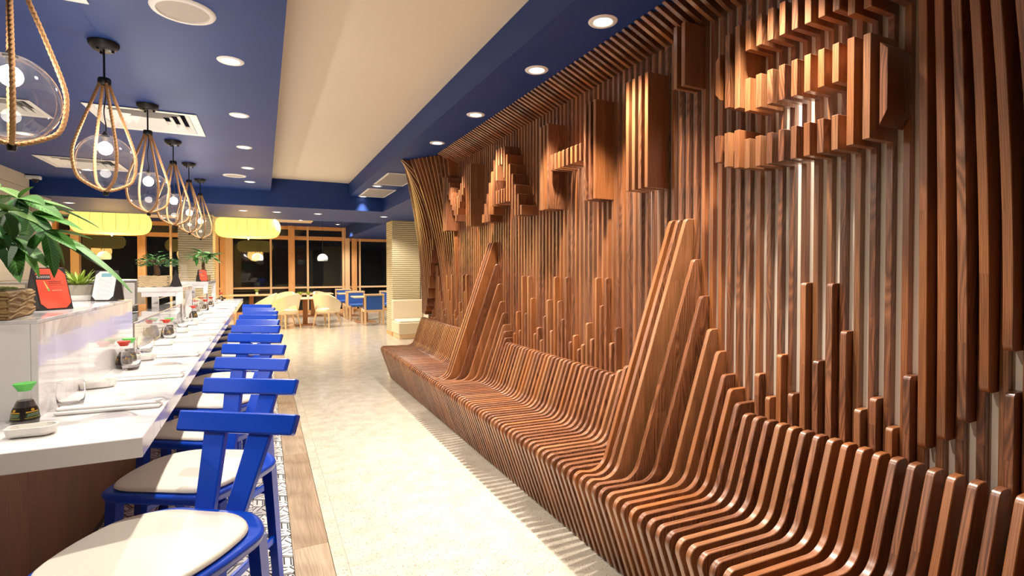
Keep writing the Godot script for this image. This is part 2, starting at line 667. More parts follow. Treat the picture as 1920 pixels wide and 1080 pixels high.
	mat("sheer_brown", srgb(132, 94, 66), 0.8)

# ---------------------------------------------------------------- the room
func struct(called: String, label: String, mesh: Mesh, m: Material) -> MeshInstance3D:
	var o := part(self, called, mesh, m)
	tag(o, label, called.get_slice("_", 0), "", "structure")
	return o

# a ceiling slab with rectangular openings (x0, x1, z0, z1)
func slab_with_holes(x0: float, x1: float, z0: float, z1: float, y0: float, y1: float, holes: Array) -> ArrayMesh:
	var xs := [x0, x1]
	var zs := [z0, z1]
	for h in holes:
		xs.append_array([h[0], h[1]])
		zs.append_array([h[2], h[3]])
	xs.sort()
	zs.sort()
	var b := MB.new()
	for i in xs.size() - 1:
		for j in zs.size() - 1:
			var cx: float = (xs[i] + xs[i + 1]) / 2
			var cz: float = (zs[j] + zs[j + 1]) / 2
			var open := false
			for h in holes:
				if cx > h[0] and cx < h[1] and cz > h[2] and cz < h[3]: open = true
			if not open:
				b.box(Vector3(xs[i], y0, zs[j]), Vector3(xs[i + 1], y1, zs[j + 1]), 0.0)
	return b.mesh()

func shell() -> void:
	# floor: sub floor, terrazzo panels, timber-look planks, printed tiles
	var fl := thing("floor", "cream terrazzo floor with a plank strip and patterned tiles under the bar", "floor", Vector3.ZERO, 0.0, "", "structure")
	part(fl, "sub_floor", bm(Vector3(-6.5, -0.12, -19.6), Vector3(6.5, -0.012, 3.2), 0.0), M.grout)
	var panels := []
	var zs := [3.1, -1.0, -6.92, -12.0]
	for i in 3:
		panels.append([0.309, 0.3772, zs[i + 1], zs[i]])
		panels.append([0.3768, 2.2, zs[i + 1], zs[i]])
	panels.append([-6.4, 6.4, -19.5, -12.0])
	panels.append([2.203, 6.4, -12.0, -7.1])
	panels.append([-6.4, -0.9, -12.0, 3.1])
	for q in panels:
		var b := MB.new()
		b.uo = Vector2(rng.randf(), rng.randf())
		var lo := Vector3(q[0] + 0.0006, -0.012, q[2] + 0.0006)
		var hi := Vector3(q[1] - 0.0006, 0.0, q[3] - 0.0006)
		b.box(lo, hi, 0.0008, 2)
		var o := part(fl, "terrazzo_panel", b.mesh(), M.terrazzo)
		o.set_meta("label", "polished cream terrazzo")
	var pz := [3.1, 1.68, 0.13, -1.42, -2.965, -4.5, -6.05, -7.6, -9.15, -10.7, -12.0]
	for i in pz.size() - 1:
		part(fl, "plank", bm(Vector3(0.1275, -0.012, pz[i + 1] + 0.0012), Vector3(0.3065, 0.0, pz[i] - 0.0012), 0.001, 2, Vector2(i * 0.37, i * 0.61)), M.plank_a if i % 2 else M.plank_b).set_meta("label", "timber look floor plank")
	var tb := MB.new()
	tb.box(Vector3(0.0008, -0.012, 0.0008), Vector3(0.1992, 0.0, 0.1992), 0.0006, 1)
	for i in tb.t.size():
		tb.t[i] = Vector2(tb.v[i].x, tb.v[i].z) / 0.2
	var tm := tb.mesh()
	for i in 55:
		for j in 5:
			var o := part(fl, "tile", tm, M.tile_print if (i + j) % 2 else M.tile_print_turned, Vector3(0.1255 - 0.2 * (j + 1), 0, -1.0 - 0.2 * (i + 1)))
			if i == 0 and j == 0: o.set_meta("label", "black and white patterned tile")
	# walls
	var wl := thing("wall_left", "beige panelled kitchen wall behind the bar", "wall", Vector3.ZERO, 0.0, "", "structure")
	part(wl, "core", bm(Vector3(-3.4, 0, -9.95), Vector3(-3.135, 3.2, 3.2), 0.0), M.grout)
	for i in 9:
		for j in 7:
			var z0 := -9.975 + i * 1.45
			if z0 > 3.0: continue
			part(wl, "panel", bm(Vector3(-3.14, j * 0.45 + 0.003, z0 + 0.002), Vector3(-3.12, minf(2.89, (j + 1) * 0.45 - 0.003), minf(3.15, z0 + 1.446)), 0.001), M.beige_wall)
	struct("wall_rear", "brown panelled wall closing the room behind the viewpoint", bm(Vector3(-3.4, 0, 3.1), Vector3(2.5, 3.3, 3.3), 0.0), M.bar_panel)
	# ceilings
	var holes := []
	for q in DIFFUSERS: holes.append([q[0] - q[2] * 0.93, q[0] + q[2] * 0.93, q[1] - q[2] * 0.93, q[1] + q[2] * 0.93])
	struct("ceiling", "blue painted ceiling over the bar", slab_with_holes(-3.12, 0.118, -10.1, 3.1, CEIL, 3.2, holes), M.blue_ceiling_paint)
	holes = []
	for q in GRILLES: holes.append([1.84 - 0.215, 1.84 + 0.215, q[0] + 0.02, q[1] - 0.02])
	struct("ceiling_tray", "cream recessed ceiling strip over the aisle", bm(Vector3(0.118, 3.131, -10.1), Vector3(1.455, 3.25, 3.1), 0.0), M.cream_ceiling_paint)
	struct("ceiling_soffit", "blue soffit beside the slatted wall", slab_with_holes(1.455, 2.5, -10.1, 3.1, CEIL, 3.2, holes), M.blue_ceiling_paint)
	struct("ceiling_beam", "deep blue beam across the end of the bar", bm(Vector3(-6.4, 2.628, -12.62), Vector3(6.4, 3.3, -10.1), 0.0), M.blue_ceiling_paint)
	struct("ceiling_drop", "lower blue soffit beyond the end of the slatted wall", bm(Vector3(2.09, 2.628, -10.101), Vector3(6.4, CEIL - 0.001, -7.2), 0.0), M.blue_ceiling_paint)

# ---------------------------------------------------------------- the dining hall at the far end
func ribbed(lo: Vector3, hi: Vector3, pitch := 0.045, depth := 0.012) -> ArrayMesh:
	var b := MB.new()
	var k := int((hi.y - lo.y) / pitch)
	var dy := (hi.y - lo.y) / k
	for i in k:
		var y0 := lo.y + i * dy
		b.box(Vector3(lo.x, y0, lo.z), Vector3(hi.x, y0 + dy * 0.72, hi.z), 0.008, 0)
		b.box(Vector3(lo.x + depth, y0 + dy * 0.72, lo.z + depth), Vector3(hi.x - depth, y0 + dy, hi.z - depth), 0.0, 0)
	return b.mesh()

func far_hall() -> void:
	struct("ceiling_hall", "blue ceiling of the dining hall", bm(Vector3(-6.4, 3.0, -19.5), Vector3(6.4, 3.3, -12.62), 0.0), M.blue_ceiling_paint)
	var cove := part(self, "ceiling_cove", bm(Vector3(-6.0, 2.985, -17.6), Vector3(1.36, 2.999, -12.9), 0.0), M.cream_ceiling_paint)
	tag(cove, "warm cream panel in the dining hall ceiling", "ceiling", "", "structure")
	struct("ceiling_bulkhead", "blue bulkhead over the window seats", bm(Vector3(2.62, 2.62, -19.2), Vector3(6.4, 3.0, -12.62), 0.0), M.blue_ceiling_paint)
	struct("wall_side", "cream wall beside the corner banquette", bm(Vector3(3.3, 0, -12.3), Vector3(3.5, 2.63, -7.1), 0.0), M.cream_ceiling_paint)
	struct("wall_far_side", "cream side wall of the dining hall", bm(Vector3(6.4, 0, -19.5), Vector3(6.6, 3.2, -7.0), 0.0), M.cream_ceiling_paint)
	struct("wall_hall_side", "beige side wall of the dining hall beyond the kitchen", bm(Vector3(-6.6, 0, -19.5), Vector3(-6.4, 3.2, 3.2), 0.0), M.beige_wall)
	struct("wall_kitchen_end", "beige pier at the end of the kitchen wall", bm(Vector3(-3.4, 0, -10.6), Vector3(-3.05, 2.628, -10.02), 0.002), M.beige_wall)
	# ribbed columns
	for q in [[Vector3(2.62, 0.07, -12.3), Vector3(3.28, 2.628, -11.68), "pale horizontally ribbed column behind the corner banquette"], [Vector3(-1.53, 0.07, -12.62), Vector3(-0.925, 2.628, -12.0), "pale horizontally ribbed column behind the end of the bar"]]:
		var c := thing("ribbed_column", q[2], "column", Vector3((q[0].x + q[1].x) / 2, 0, (q[0].z + q[1].z) / 2))
		var o: Vector3 = c.position
		part(c, "shaft", ribbed(q[0] - o, q[1] - o), M.rib_column)
		part(c, "plinth", bm(q[0] - o - Vector3(0.01, 0.07, 0.01), Vector3(q[1].x + 0.01, 0.07, q[1].z + 0.01) - o, 0.003), M.window_wood)
	# window wall
	var zf := -19.15
	var posts := [[-5.46, 0.19, 0], [-4.96, 0.2, 1], [-3.36, 0.2, 0], [-2.62, 0.06, 1], [-1.36, 0.1, 1], [-1.2, 0.16, 0], [-1.02, 0.22, 1], [0.21, 0.06, 1], [0.85, 0.2, 0], [1.37, 0.06, 1], [2.55, 0.07, 1], [2.68, 0.16, 1], [2.92, 0.18, 0], [3.12, 0.06, 1], [4.6, 0.08, 1], [6.2, 0.2, 0]]
	var wn := thing("window_1", "timber framed window wall of the dining hall, dark outside", "window", Vector3(0, 0, zf), 0.0, "", "structure")
	for q in posts:
		var deep := 0.16 if q[1] > 0.12 else 0.08
		part(wn, "mullion", bm(Vector3(q[0] - q[1] / 2, 0.1, -0.06), Vector3(q[0] + q[1] / 2, 3.0, deep), 0.004), M.window_wood if q[2] == 0 else M.window_wood_pale)
	for q in [[2.53, 2.66, M.window_wood], [0.86, 0.92, M.window_wood_pale], [0.0, 0.1, M.window_wood], [2.88, 3.0, M.window_wood]]:
		part(wn, "rail", bm(Vector3(-6.4, q[0], -0.05), Vector3(6.4, q[1], 0.07), 0.004, 0), q[2])
	for i in posts.size() - 1:
		var x0: float = posts[i][0] + posts[i][1] / 2
		var x1: float = posts[i + 1][0] - posts[i + 1][1] / 2
		if x1 - x0 < 0.12: continue
		for r in [[0.1, 0.86], [0.92, 2.53], [2.66, 2.88]]:
			var b := MB.new()
			b.quad(Vector3(x0, r[0], 0), Vector3(x1, r[0], 0), Vector3(x1, r[1], 0), Vector3(x0, r[1], 0), Vector3(0, 0, 1))
			part(wn, "pane", b.mesh(), M.window_glass)
	struct("ground", "dark ground outside the windows", bm(Vector3(-20, -0.2, -45), Vector3(20, -0.13, -19.6), 0.0), M.night_ground)

# ---------------------------------------------------------------- slatted wall
const SHORTS := [1.016, 0.92, 1.122, 0.96, 1.446, 1.122, 1.446, 1.258, 0.96, 1.016, 0.92, 1.122, 1.258, 1.016, 1.446, 1.258, 1.122, 1.446, 0.962, 1.016, 0.922, 0.962, 1.122, 1.016, 1.446, 1.258, 1.446, 1.016, 1.122]
const PEAK := [0.872, 0.926, 0.983, 1.089, 1.196, 1.364, 1.557, 1.777, 1.777, 1.777, 1.30, 1.15, 1.05, 0.98, 0.945, 0.905, 0.87]

func peak_height(j: int) -> float:
	for first in [9, 55]:
		if j >= first and j < first + PEAK.size():
			return PEAK[j - first]
	return 0.835

func short_height(j: int) -> float:
	if peak_height(j) > 0.836:
		return 0.0
	if j >= 90 and j <= 97:
		return [0.93, 0.99, 1.094, 1.228, 1.417, 1.56, 1.56, 1.45][j - 90]
	for top in [102, 55, 8, -39]:
		var k: int = top - j
		if k >= 0 and k < SHORTS.size():
			return SHORTS[k]
	return 0.0

func hang_bottom(j: int) -> float:
	var b := [0.88, 0.925, 1.0, 1.11, 1.25, 1.415, 1.59, 1.756, 2.02, 2.2]
	if j <= -4 and j >= -13: return b[-4 - j]
	if j >= 93 and j <= 102: return b[102 - j]
	if j > 102: return 0.88
	return 0.0

func flare_poly(j: int) -> PackedVector2Array:
	var o := []
	var az := 1.199 + P * j
	var top := 2.885
	var hb := hang_bottom(j)
	if hb > 0.0:
		var amp := 0.0
		var xb := 2.0
		if j > 0:
			amp = lerpf(0.43, 0.24, clampf((j - 94) / 8.0, 0, 1))
		else:
			xb = 2.045
			amp = [0.05, 0.09, 0.14, 0.2, 0.27, 0.33, 0.38, 0.42, 0.45, 0.47][-4 - j]
		o.append_array([Vector2(2.127, hb), Vector2(xb + 0.02, hb), Vector2(xb + 0.006, hb + 0.006)])
		for i in 13:
			var t := i / 12.0
			var y := lerpf(hb + 0.02, top, t)
			o.append(Vector2(xb - amp * pow(t, 2.0), y))
	else:
		var amp := 0.10 + 0.6 * (az - 5.84)
		if j < 0:
			amp = 0.47 - 0.035 * (-14 - j)
		o.append_array([Vector2(2.127, 0.88), Vector2(2.09, 0.88)])
		for i in 15:
			var y := lerpf(0.92, top, i / 14.0)
			var t := maxf(0.0, (y - 1.05) / 1.82)
			o.append(Vector2(2.085 - amp * pow(t, 1.8), y))
	o.append(Vector2(2.127, top))
	return PackedVector2Array(o)

func slat_wall() -> void:
	var w := thing("wall_right", "slatted brown wood feature wall with protruding bars of many heights", "wall", Vector3.ZERO, 0.0, "", "structure")
	part(w, "core", bm(Vector3(2.14, 0, -7.08), Vector3(2.5, CEIL, 3.1), 0.0), M.beige_wall)
	part(w, "backing_panel", bm(Vector3(XB, 0.0, -7.07), Vector3(2.14, CEIL, 1.6), 0.0), M.backing_panel).set_meta("label", "plain tan panel behind the slats")
	var full := []
	var tall := []
	for i in 5:
		var uo := Vector2(rng.randf(), rng.randf())
		full.append(bm(Vector3(XS, 0.05, -0.0118), Vector3(XB - 0.0005, 2.784, 0.0118), 0.0015, 1, uo))
		tall.append(bm(Vector3(XS, 0.05, -0.0118), Vector3(XB - 0.0005, 2.888, 0.0118), 0.0015, 1, uo))
	for j in range(-26, 105):
		var fl := j >= 83 or j <= -4
		part(w, "slat", (tall if fl else full)[rng.randi() % 5], wood_m[rng.randi() % 6], Vector3(0, 0, ZW - P * j))
	# bars standing in the gaps, rounded at the top
	var bars := {}
	for j in range(-26, 104):
		var h := short_height(j)
		if h <= 0.0: continue
		var hb := hang_bottom(j)
		if hb > 0.0 and h > hb - 0.03: h = 0.86
		if h < 0.88 and j < 0: continue
		var key := "%.3f" % h
		if not bars.has(key):
			var b := MB.new()
			b.uo = Vector2(rng.randf(), rng.randf())
			var o := [Vector2(2.1275, 0.62), Vector2(2.062, 0.62)]
			o.append_array(arc(Vector2(2.078, h - 0.016), 0.016, 180, 90, 4))
			o.append(Vector2(2.1275, h))
			b.extrude(PackedVector2Array(o), -0.0122, 0.0122, 0.0015)
			bars[key] = b.mesh()
		part(w, "short_bar", bars[key], wood_m[rng.randi() % 6], Vector3(0, 0, ZB - P * j))
	# slats that swell out towards the ceiling at both ends
	for j in range(-22, 105):
		if (j > -4 and j < 83): continue
		var b := MB.new()
		b.uo = Vector2(rng.randf(), rng.randf())
		b.extrude(flare_poly(j), -0.013, 0.013, 0.002)
		part(w, "flared_slat", b.mesh(), wood_m[rng.randi() % 6], Vector3(0, 0, ZB - P * j))
	# inclined slats where wall meets ceiling
	var cr := thing("trim_1", "inclined brown slats joining the slatted wall to the blue ceiling", "trim", Vector3.ZERO, 0.0, "", "structure")
	var cm := []
	for i in 4:
		var b := MB.new()
		b.uo = Vector2(rng.randf(), rng.randf())
		b.extrude(PackedVector2Array([Vector2(1.872, 2.889), Vector2(1.872, 2.882), Vector2(2.092, 2.784), Vector2(2.1275, 2.784), Vector2(2.1275, 2.889)]), -0.0125, 0.0125, 0.0015)
		cm.append(b.mesh())
	for j in range(-3, 84):
		part(cr, "slat", cm[rng.randi() % 4], wood_m[rng.randi() % 6], Vector3(0, 0, ZW - P * j))

# ---------------------------------------------------------------- letters made of slat ends
func letter_block(t: Node3D, j: int, y0: float, y1: float, cut := Vector4.ZERO) -> void:
	# cut: corner cuts (far-top, near-top, far-bottom, near-bottom) in metres
	var hw := 0.0132
	var b := MB.new()
	b.uo = Vector2(rng.randf(), rng.randf())
	if cut == Vector4.ZERO:
		b.box(Vector3(1.952, y0, -hw), Vector3(XS, y1, hw), 0.0015, 1)
	else:
		var pl := PackedVector2Array([Vector2(-hw, y0 + cut.z), Vector2(hw, y0 + cut.w), Vector2(hw, y1 - cut.y), Vector2(-hw, y1 - cut.x)])
		var s := b.v.size()
		b.extrude(pl, -XS, -1.952, 0.0015)
		b.move(s, Transform3D(Basis(Vector3(0, 0, 1), Vector3(0, 1, 0), Vector3(-1, 0, 0)), Vector3.ZERO))
	part(t, "block", b.mesh(), wood_m[rng.randi() % 6], Vector3(0, 0, ZW - P * j))

func letters() -> void:
	var lo := 1.966
	var hi := 2.614
	var g := "wooden letters on the slatted wall"
	var t := thing("wall_letter", "wooden letter M built of protruding slat ends on the slatted wall", "letter", Vector3.ZERO, 0.0, g)
	for j in [84, 83, 82, 70, 69, 68]:
		letter_block(t, j, lo, hi)
	for i in 11:
		var d := absf(i - 5.0) / 5.0
		letter_block(t, 81 - i, lerpf(2.05, 2.384, d), lerpf(2.25, 2.585, d))
	t = thing("wall_letter", "wooden letter A of stepped slat ends on the slatted wall", "letter", Vector3.ZERO, 0.0, g)
	var a := [[[1.966, 2.047]], [[1.966, 2.147]], [[1.966, 2.235]], [[2.03, 2.335]], [[2.105, 2.432]], [[2.11, 2.528]], [[2.33, 2.614], [2.11, 2.235]], [[2.46, 2.614], [2.11, 2.235]]]
	for i in 8:
		for s in a[i]:
			letter_block(t, 62 - i, s[0], s[1])
			letter_block(t, 47 + i, s[0], s[1])
	t = thing("wall_letter", "wooden letter H of slat ends with an eight block crossbar on the slatted wall", "letter", Vector3.ZERO, 0.0, g)
	for j in [41, 40, 39, 30, 29, 28]:
		letter_block(t, j, lo, hi)
	for j in range(31, 39):
		letter_block(t, j, 2.246, 2.366)
	t = thing("wall_letter", "wooden letter I of four tall slat ends on the slatted wall", "letter", Vector3.ZERO, 0.0, g)
	for j in [22, 21, 20, 19]:
		letter_block(t, j, 1.968, 2.616)
	t = thing("wall_letter", "wooden apostrophe of two short slat ends under the ceiling slats", "letter", Vector3.ZERO, 0.0, g)
	for j in [15, 14]:
		letter_block(t, j, 2.45, 2.775)
	t = thing("wall_letter", "large wooden letter S of stacked slat ends on the slatted wall", "letter", Vector3.ZERO, 0.0, g)
	letter_block(t, 10, 2.307, 2.522, Vector4(0.03, 0, 0.03, 0))
	letter_block(t, 9, 2.256, 2.597)
	letter_block(t, 8, 2.238, 2.614)
	letter_block(t, 10, 2.012, 2.139)
	letter_block(t, 9, 1.981, 2.14)
	letter_block(t, 8, 1.967, 2.139)
	for j in range(0, 8):
		letter_block(t, j, 2.21, 2.356)
		letter_block(t, j, 2.48, 2.616)
		letter_block(t, j, 1.955, 2.087)
	letter_block(t, -1, 1.961, 2.355)
	letter_block(t, -2, 1.971, 2.347)
	letter_block(t, -3, 2.008, 2.30, Vector4(0, 0.03, 0, 0.05))
	letter_block(t, -1, 2.44, 2.612)
	letter_block(t, -2, 2.44, 2.59)
	letter_block(t, -3, 2.455, 2.55, Vector4(0, 0.03, 0, 0))

# ---------------------------------------------------------------- slatted bench
func bench_poly(h: float) -> PackedVector2Array:
	var o := [Vector2(2.05, 0.004), Vector2(1.57, 0.004), Vector2(1.556, 0.018)]
	o.append_array(arc(Vector2(1.462, 0.42), 0.044, 197, 92, 7))
	var tall := h > 0.836
	var tx := 2.046 if h > 1.0 else lerpf(1.978, 2.03, clampf((h - 0.835) / 0.16, 0, 1))
	# every back leans at the same angle, so the taller slats start further forward on the seat
	var slope := 19.4
	var cx := tx - (h - 0.03 - 0.523) * 0.352 - 0.0943
	if cx > 1.5:
		o.append(Vector2(cx - 0.012, 0.4565))
	o.append_array(arc(Vector2(cx, 0.556), 0.1, 270, 360 - slope, 6))
	o.append_array(arc(Vector2(tx + 0.028, h - 0.028), 0.028, 180 - slope, 90, 5))
	if tall:
		o.append(Vector2(2.1275, h))
		o.append(Vector2(2.1275, 0.62))
		o.append(Vector2(2.05, 0.60))
	else:
		o.append_array(arc(Vector2(2.035, h - 0.02), 0.02, 90, 0, 3))
	return PackedVector2Array(o)

func bench() -> void:
	var t := thing("slatted_bench", "long curved bench of upright brown wood slats along the slatted wall", "bench", Vector3(0, 0, 0))
	var kinds := {}
	for j in range(-26, 105):
		var h := peak_height(j)
		var key := "%.3f_%d" % [h, j % 4 if h < 0.836 else 0]
		if not kinds.has(key):
			var b := MB.new()
			b.uo = Vector2(rng.randf(), rng.randf())
			b.extrude(bench_poly(h), -0.0125, 0.0125, 0.0022)
			kinds[key] = b.mesh()
		part(t, "slat", kinds[key], wood_m[rng.randi() % 6], Vector3(0, 0, ZB - P * j))

# ---------------------------------------------------------------- the bar
const YC := 0.98
const LX := -0.715
const LTOP := 1.325

func bar() -> void:
	var b := thing("bar_counter", "long bar with white veined marble top and brown panelled front", "counter", Vector3(-0.9, 0, -6.2))
	var o := b.position
	part(b, "carcass", bm(Vector3(-1.35, 0.0, -10.3) - o, Vector3(-0.905, 0.917, -2.1) - o, 0.0), M.bar_panel)
	for i in 12:
		var z0 := -2.1 - i * 0.683
		part(b, "front_panel", bm(Vector3(-0.905, 0.012, z0 - 0.681) - o, Vector3(-0.888, 0.915, z0) - o, 0.001, 1, Vector2(i * 0.31, i * 0.17)), M.bar_panel)
	part(b, "end_panel", bm(Vector3(-1.35, 0.012, -2.099) - o, Vector3(-0.888, 0.915, -2.08) - o, 0.001), M.bar_panel)
	var zs := [-1.927, -2.115, -4.5, -6.9, -9.3, -10.46]
	for i in zs.size() - 1:
		part(b, "marble_slab", bm(Vector3(-1.38, 0.917, zs[i + 1] + 0.0008) - o, Vector3(-0.344, YC, zs[i] - 0.0008) - o, 0.002, 2, Vector2(i * 0.4, i * 0.3)), M.marble).set_meta("label", "white marble with grey veins")
	# raised marble ledges
	var l := thing("marble_ledge", "solid raised marble ledge on the bar carrying the red and white menus", "ledge", Vector3(-1.0, YC, -3.05))
	o = l.position
	part(l, "core", bm(Vector3(-1.34, YC, -3.755) - o, Vector3(LX - 0.02, LTOP - 0.014, -2.36) - o, 0.0), M.white_paint)
	var fz := [-2.337, -2.9, -3.33, -3.77]
	for i in 3:
		part(l, "face_panel", bm(Vector3(LX - 0.02, YC, fz[i + 1] + 0.0006) - o, Vector3(LX, LTOP - 0.014, fz[i] - 0.0006) - o, 0.001, 2, Vector2(i * 0.3, 0.4)), M.marble_face)
	part(l, "end_panel", bm(Vector3(-1.35, YC, -2.357) - o, Vector3(LX - 0.021, LTOP - 0.014, -2.337) - o, 0.001, 0), M.marble_face)
	part(l, "end_panel", bm(Vector3(-1.35, YC, -3.77) - o, Vector3(LX - 0.021, LTOP - 0.014, -3.756) - o, 0.001, 0), M.marble_face)
	part(l, "top_slab", bm(Vector3(-1.36, LTOP - 0.014, -3.7705) - o, Vector3(LX + 0.0005, LTOP, -2.3365) - o, 0.002, 2), M.marble)
	for q in [[-5.91, -6.62, -1.08, "open marble ledge carrying the bonsai basket and glass carafe"], [-8.41, -9.7, -1.06, "open marble ledge carrying the small red menu and leafy plant"]]:
		l = thing("marble_ledge", q[3], "ledge", Vector3(-0.9, YC, (q[0] + q[1]) / 2))
		o = l.position
		var top: float = 1.333
		part(l, "top_slab", bm(Vector3(q[2], top - 0.045, q[1]) - o, Vector3(LX, top, q[0]) - o, 0.002, 0), M.marble)
		part(l, "apron", bm(Vector3(q[2] + 0.03, top - 0.09, q[0] - 0.03) - o, Vector3(LX - 0.062, top - 0.0455, q[0] - 0.004) - o, 0.001, 0), M.marble)
		for z in [q[0] - 0.04, q[1]]:
			part(l, "leg", bm(Vector3(LX - 0.06, YC, z) - o, Vector3(LX - 0.002, top - 0.0455, z + 0.038) - o, 0.002), M.marble)
		part(l, "leg", bm(Vector3(q[2], YC, q[1]) - o, Vector3(q[2] + 0.06, top - 0.0455, q[1] + 0.038) - o, 0.002), M.marble)
	# glass display cases between the ledges
	for q in [[-3.84, -5.86, "long low glass display case between the solid ledge and bonsai ledge"], [-6.68, -8.36, "long low glass display case between the two open marble ledges"]]:
		var c := thing("display_case", q[2], "display case", Vector3(-0.9, YC, (q[0] + q[1]) / 2))
		o = c.position
		var hi := 1.17
		var p := MB.new()
		p.quad(Vector3(LX - 0.01, YC + 0.012, q[0]) - o, Vector3(LX - 0.01, YC + 0.012, q[1]) - o, Vector3(LX - 0.01, hi, q[1]) - o, Vector3(LX - 0.01, hi, q[0]) - o, Vector3(1, 0, 0))
		part(c, "front_pane", p.mesh(), M.window_glass)
		p = MB.new()
		p.quad(Vector3(LX - 0.01, hi, q[0]) - o, Vector3(LX - 0.01, hi, q[1]) - o, Vector3(LX - 0.35, hi + 0.01, q[1]) - o, Vector3(LX - 0.35, hi + 0.01, q[0]) - o, Vector3.UP)
		part(c, "top_pane", p.mesh(), M.window_glass)
		for s in [[LX - 0.01, YC + 0.006], [LX - 0.01, hi], [LX - 0.35, hi + 0.01]]:
			p = MB.new()
			p.tube([Vector3(s[0], s[1], q[0]) - o, Vector3(s[0], s[1], q[1]) - o], 0.006, 8)
			part(c, "rail", p.mesh(), M.steel)
		for z in [q[0], q[1]]:
			for x in [LX - 0.01, LX - 0.35]:
				p = MB.new()
				p.tube([Vector3(x, YC, z) - o, Vector3(x, hi + 0.004, z) - o], 0.007, 8)
				part(c, "post", p.mesh(), M.steel)
		part(c, "tray", bm(Vector3(LX - 0.36, YC, q[1] + 0.02) - o, Vector3(LX - 0.03, YC + 0.02, q[0] - 0.02) - o, 0.003), M.steel)
	# kitchen run behind the bar
	var k := thing("kitchen_counter", "steel topped work counter against the kitchen wall", "counter", Vector3(-2.75, 0, -6.0))
	o = k.position
	part(k, "cabinet", bm(Vector3(-3.1, 0.08, -9.6) - o, Vector3(-2.4, 0.86, -2.0) - o, 0.004), M.white_paint)
	part(k, "worktop", bm(Vector3(-3.115, 0.86, -9.65) - o, Vector3(-2.36, 0.9, -1.95) - o, 0.004), M.steel)
	part(k, "plinth", bm(Vector3(-3.05, 0, -9.5) - o, Vector3(-2.46, 0.08, -2.1) - o, 0.0), M.bar_panel)
	var cb0 := thing("steel_cabinet", "brushed steel base cabinet under the oven beside the work counter", "cabinet", Vector3(-1.95, 0, -9.3))
	part(cb0, "body", bm(Vector3(-0.33, 0.06, -0.33), Vector3(0.33, 0.9, 0.3), 0.006), M.steel)
	part(cb0, "door", bm(Vector3(-0.31, 0.1, 0.3), Vector3(0.31, 0.86, 0.315), 0.004), M.steel)
	part(cb0, "plinth", bm(Vector3(-0.3, 0.0, -0.3), Vector3(0.3, 0.06, 0.27), 0.002), M.steel)
	var ov := thing("steel_oven", "brushed steel oven with dark glass door beyond the white menu", "oven", Vector3(-1.95, 0.9, -9.3))
	part(ov, "body", bm(Vector3(-0.3, 0.0, -0.3), Vector3(0.3, 0.46, 0.28), 0.01), M.steel)
	part(ov, "door", bm(Vector3(-0.26, 0.05, 0.28), Vector3(0.1, 0.41, 0.296), 0.004), M.oven_glass)
	var hb := MB.new()
	hb.tube([Vector3(0.07, 0.08, 0.32), Vector3(0.07, 0.38, 0.32)], 0.01, 8)
	part(ov, "handle", hb.mesh(), M.steel)
	part(ov, "control_strip", bm(Vector3(0.14, 0.05, 0.28), Vector3(0.27, 0.41, 0.29), 0.003), M.white_paint)
	var sh := thing("kitchen_shelf", "two tier steel shelf standing on the work counter", "shelf", Vector3(-2.62, 0.9, -8.4))
	for y in [0.27, 0.45]:
		part(sh, "shelf_board", bm(Vector3(-0.26, y - 0.02, -0.6), Vector3(0.26, y, 0.6), 0.003), M.steel)
	for x in [-0.24, 0.24]:
		for z in [-0.58, 0.58]:
			var pb := MB.new()
			pb.tube([Vector3(x, 0, z), Vector3(x, 0.45, z)], 0.012, 8)
			part(sh, "post", pb.mesh(), M.steel)
	var cb := MB.new()
	cb.lathe([Vector2(0, 0), Vector2(0.05, 0), Vector2(0.09, 0.1), Vector2(0.085, 0.1), Vector2(0.045, 0.012), Vector2(0, 0.012)], Vector3.ZERO, 20)
	var cm := cb.mesh()
	for i in 4:
		var bw := part(self, "white_bowl", cm, M.porcelain, Vector3(-2.5, 1.1705, -8.0 - i * 0.24))
		tag(bw, "white porcelain bowl on the steel shelf, %s from the ledge end" % ORD[i], "bowl", "bowls on the kitchen shelf")

# ---------------------------------------------------------------- lamps
func downlight(at: Vector3, energy: float, label: String, group: String, angle := 58.0, col := WHITE_LIGHT) -> void:
	var t := thing("downlight", label, "light", at, 0.0, group)
	if not M.has("_ring"):
		var r := MB.new()
		r.lathe([Vector2(0.052, -0.001), Vector2(0.056, -0.006), Vector2(0.078, -0.004), Vector2(0.082, 0.0), Vector2(0.052, 0.0)], Vector3.ZERO, 28)
		M["_ring"] = r.mesh()
		var d := MB.new()
		d.lathe([Vector2(0.0, -0.004), Vector2(0.051, -0.002)], Vector3.ZERO, 24)
		M["_lens"] = d.mesh()
	part(t, "trim_ring", M["_ring"], M.white_paint)
	part(t, "lens", M["_lens"], M.lens_light)
	var l := SpotLight3D.new()
	l.name = "downlight_beam"
	l.position = Vector3(0, -0.03, 0)
	l.rotation.x = -PI / 2
	l.light_color = col
	l.light_energy = energy
	l.light_size = 0.04
	l.spot_angle = angle
	l.spot_angle_attenuation = 0.6
	l.spot_range = 30.0
	l.spot_attenuation = 2.0
	l.shadow_enabled = true
	t.add_child(l)

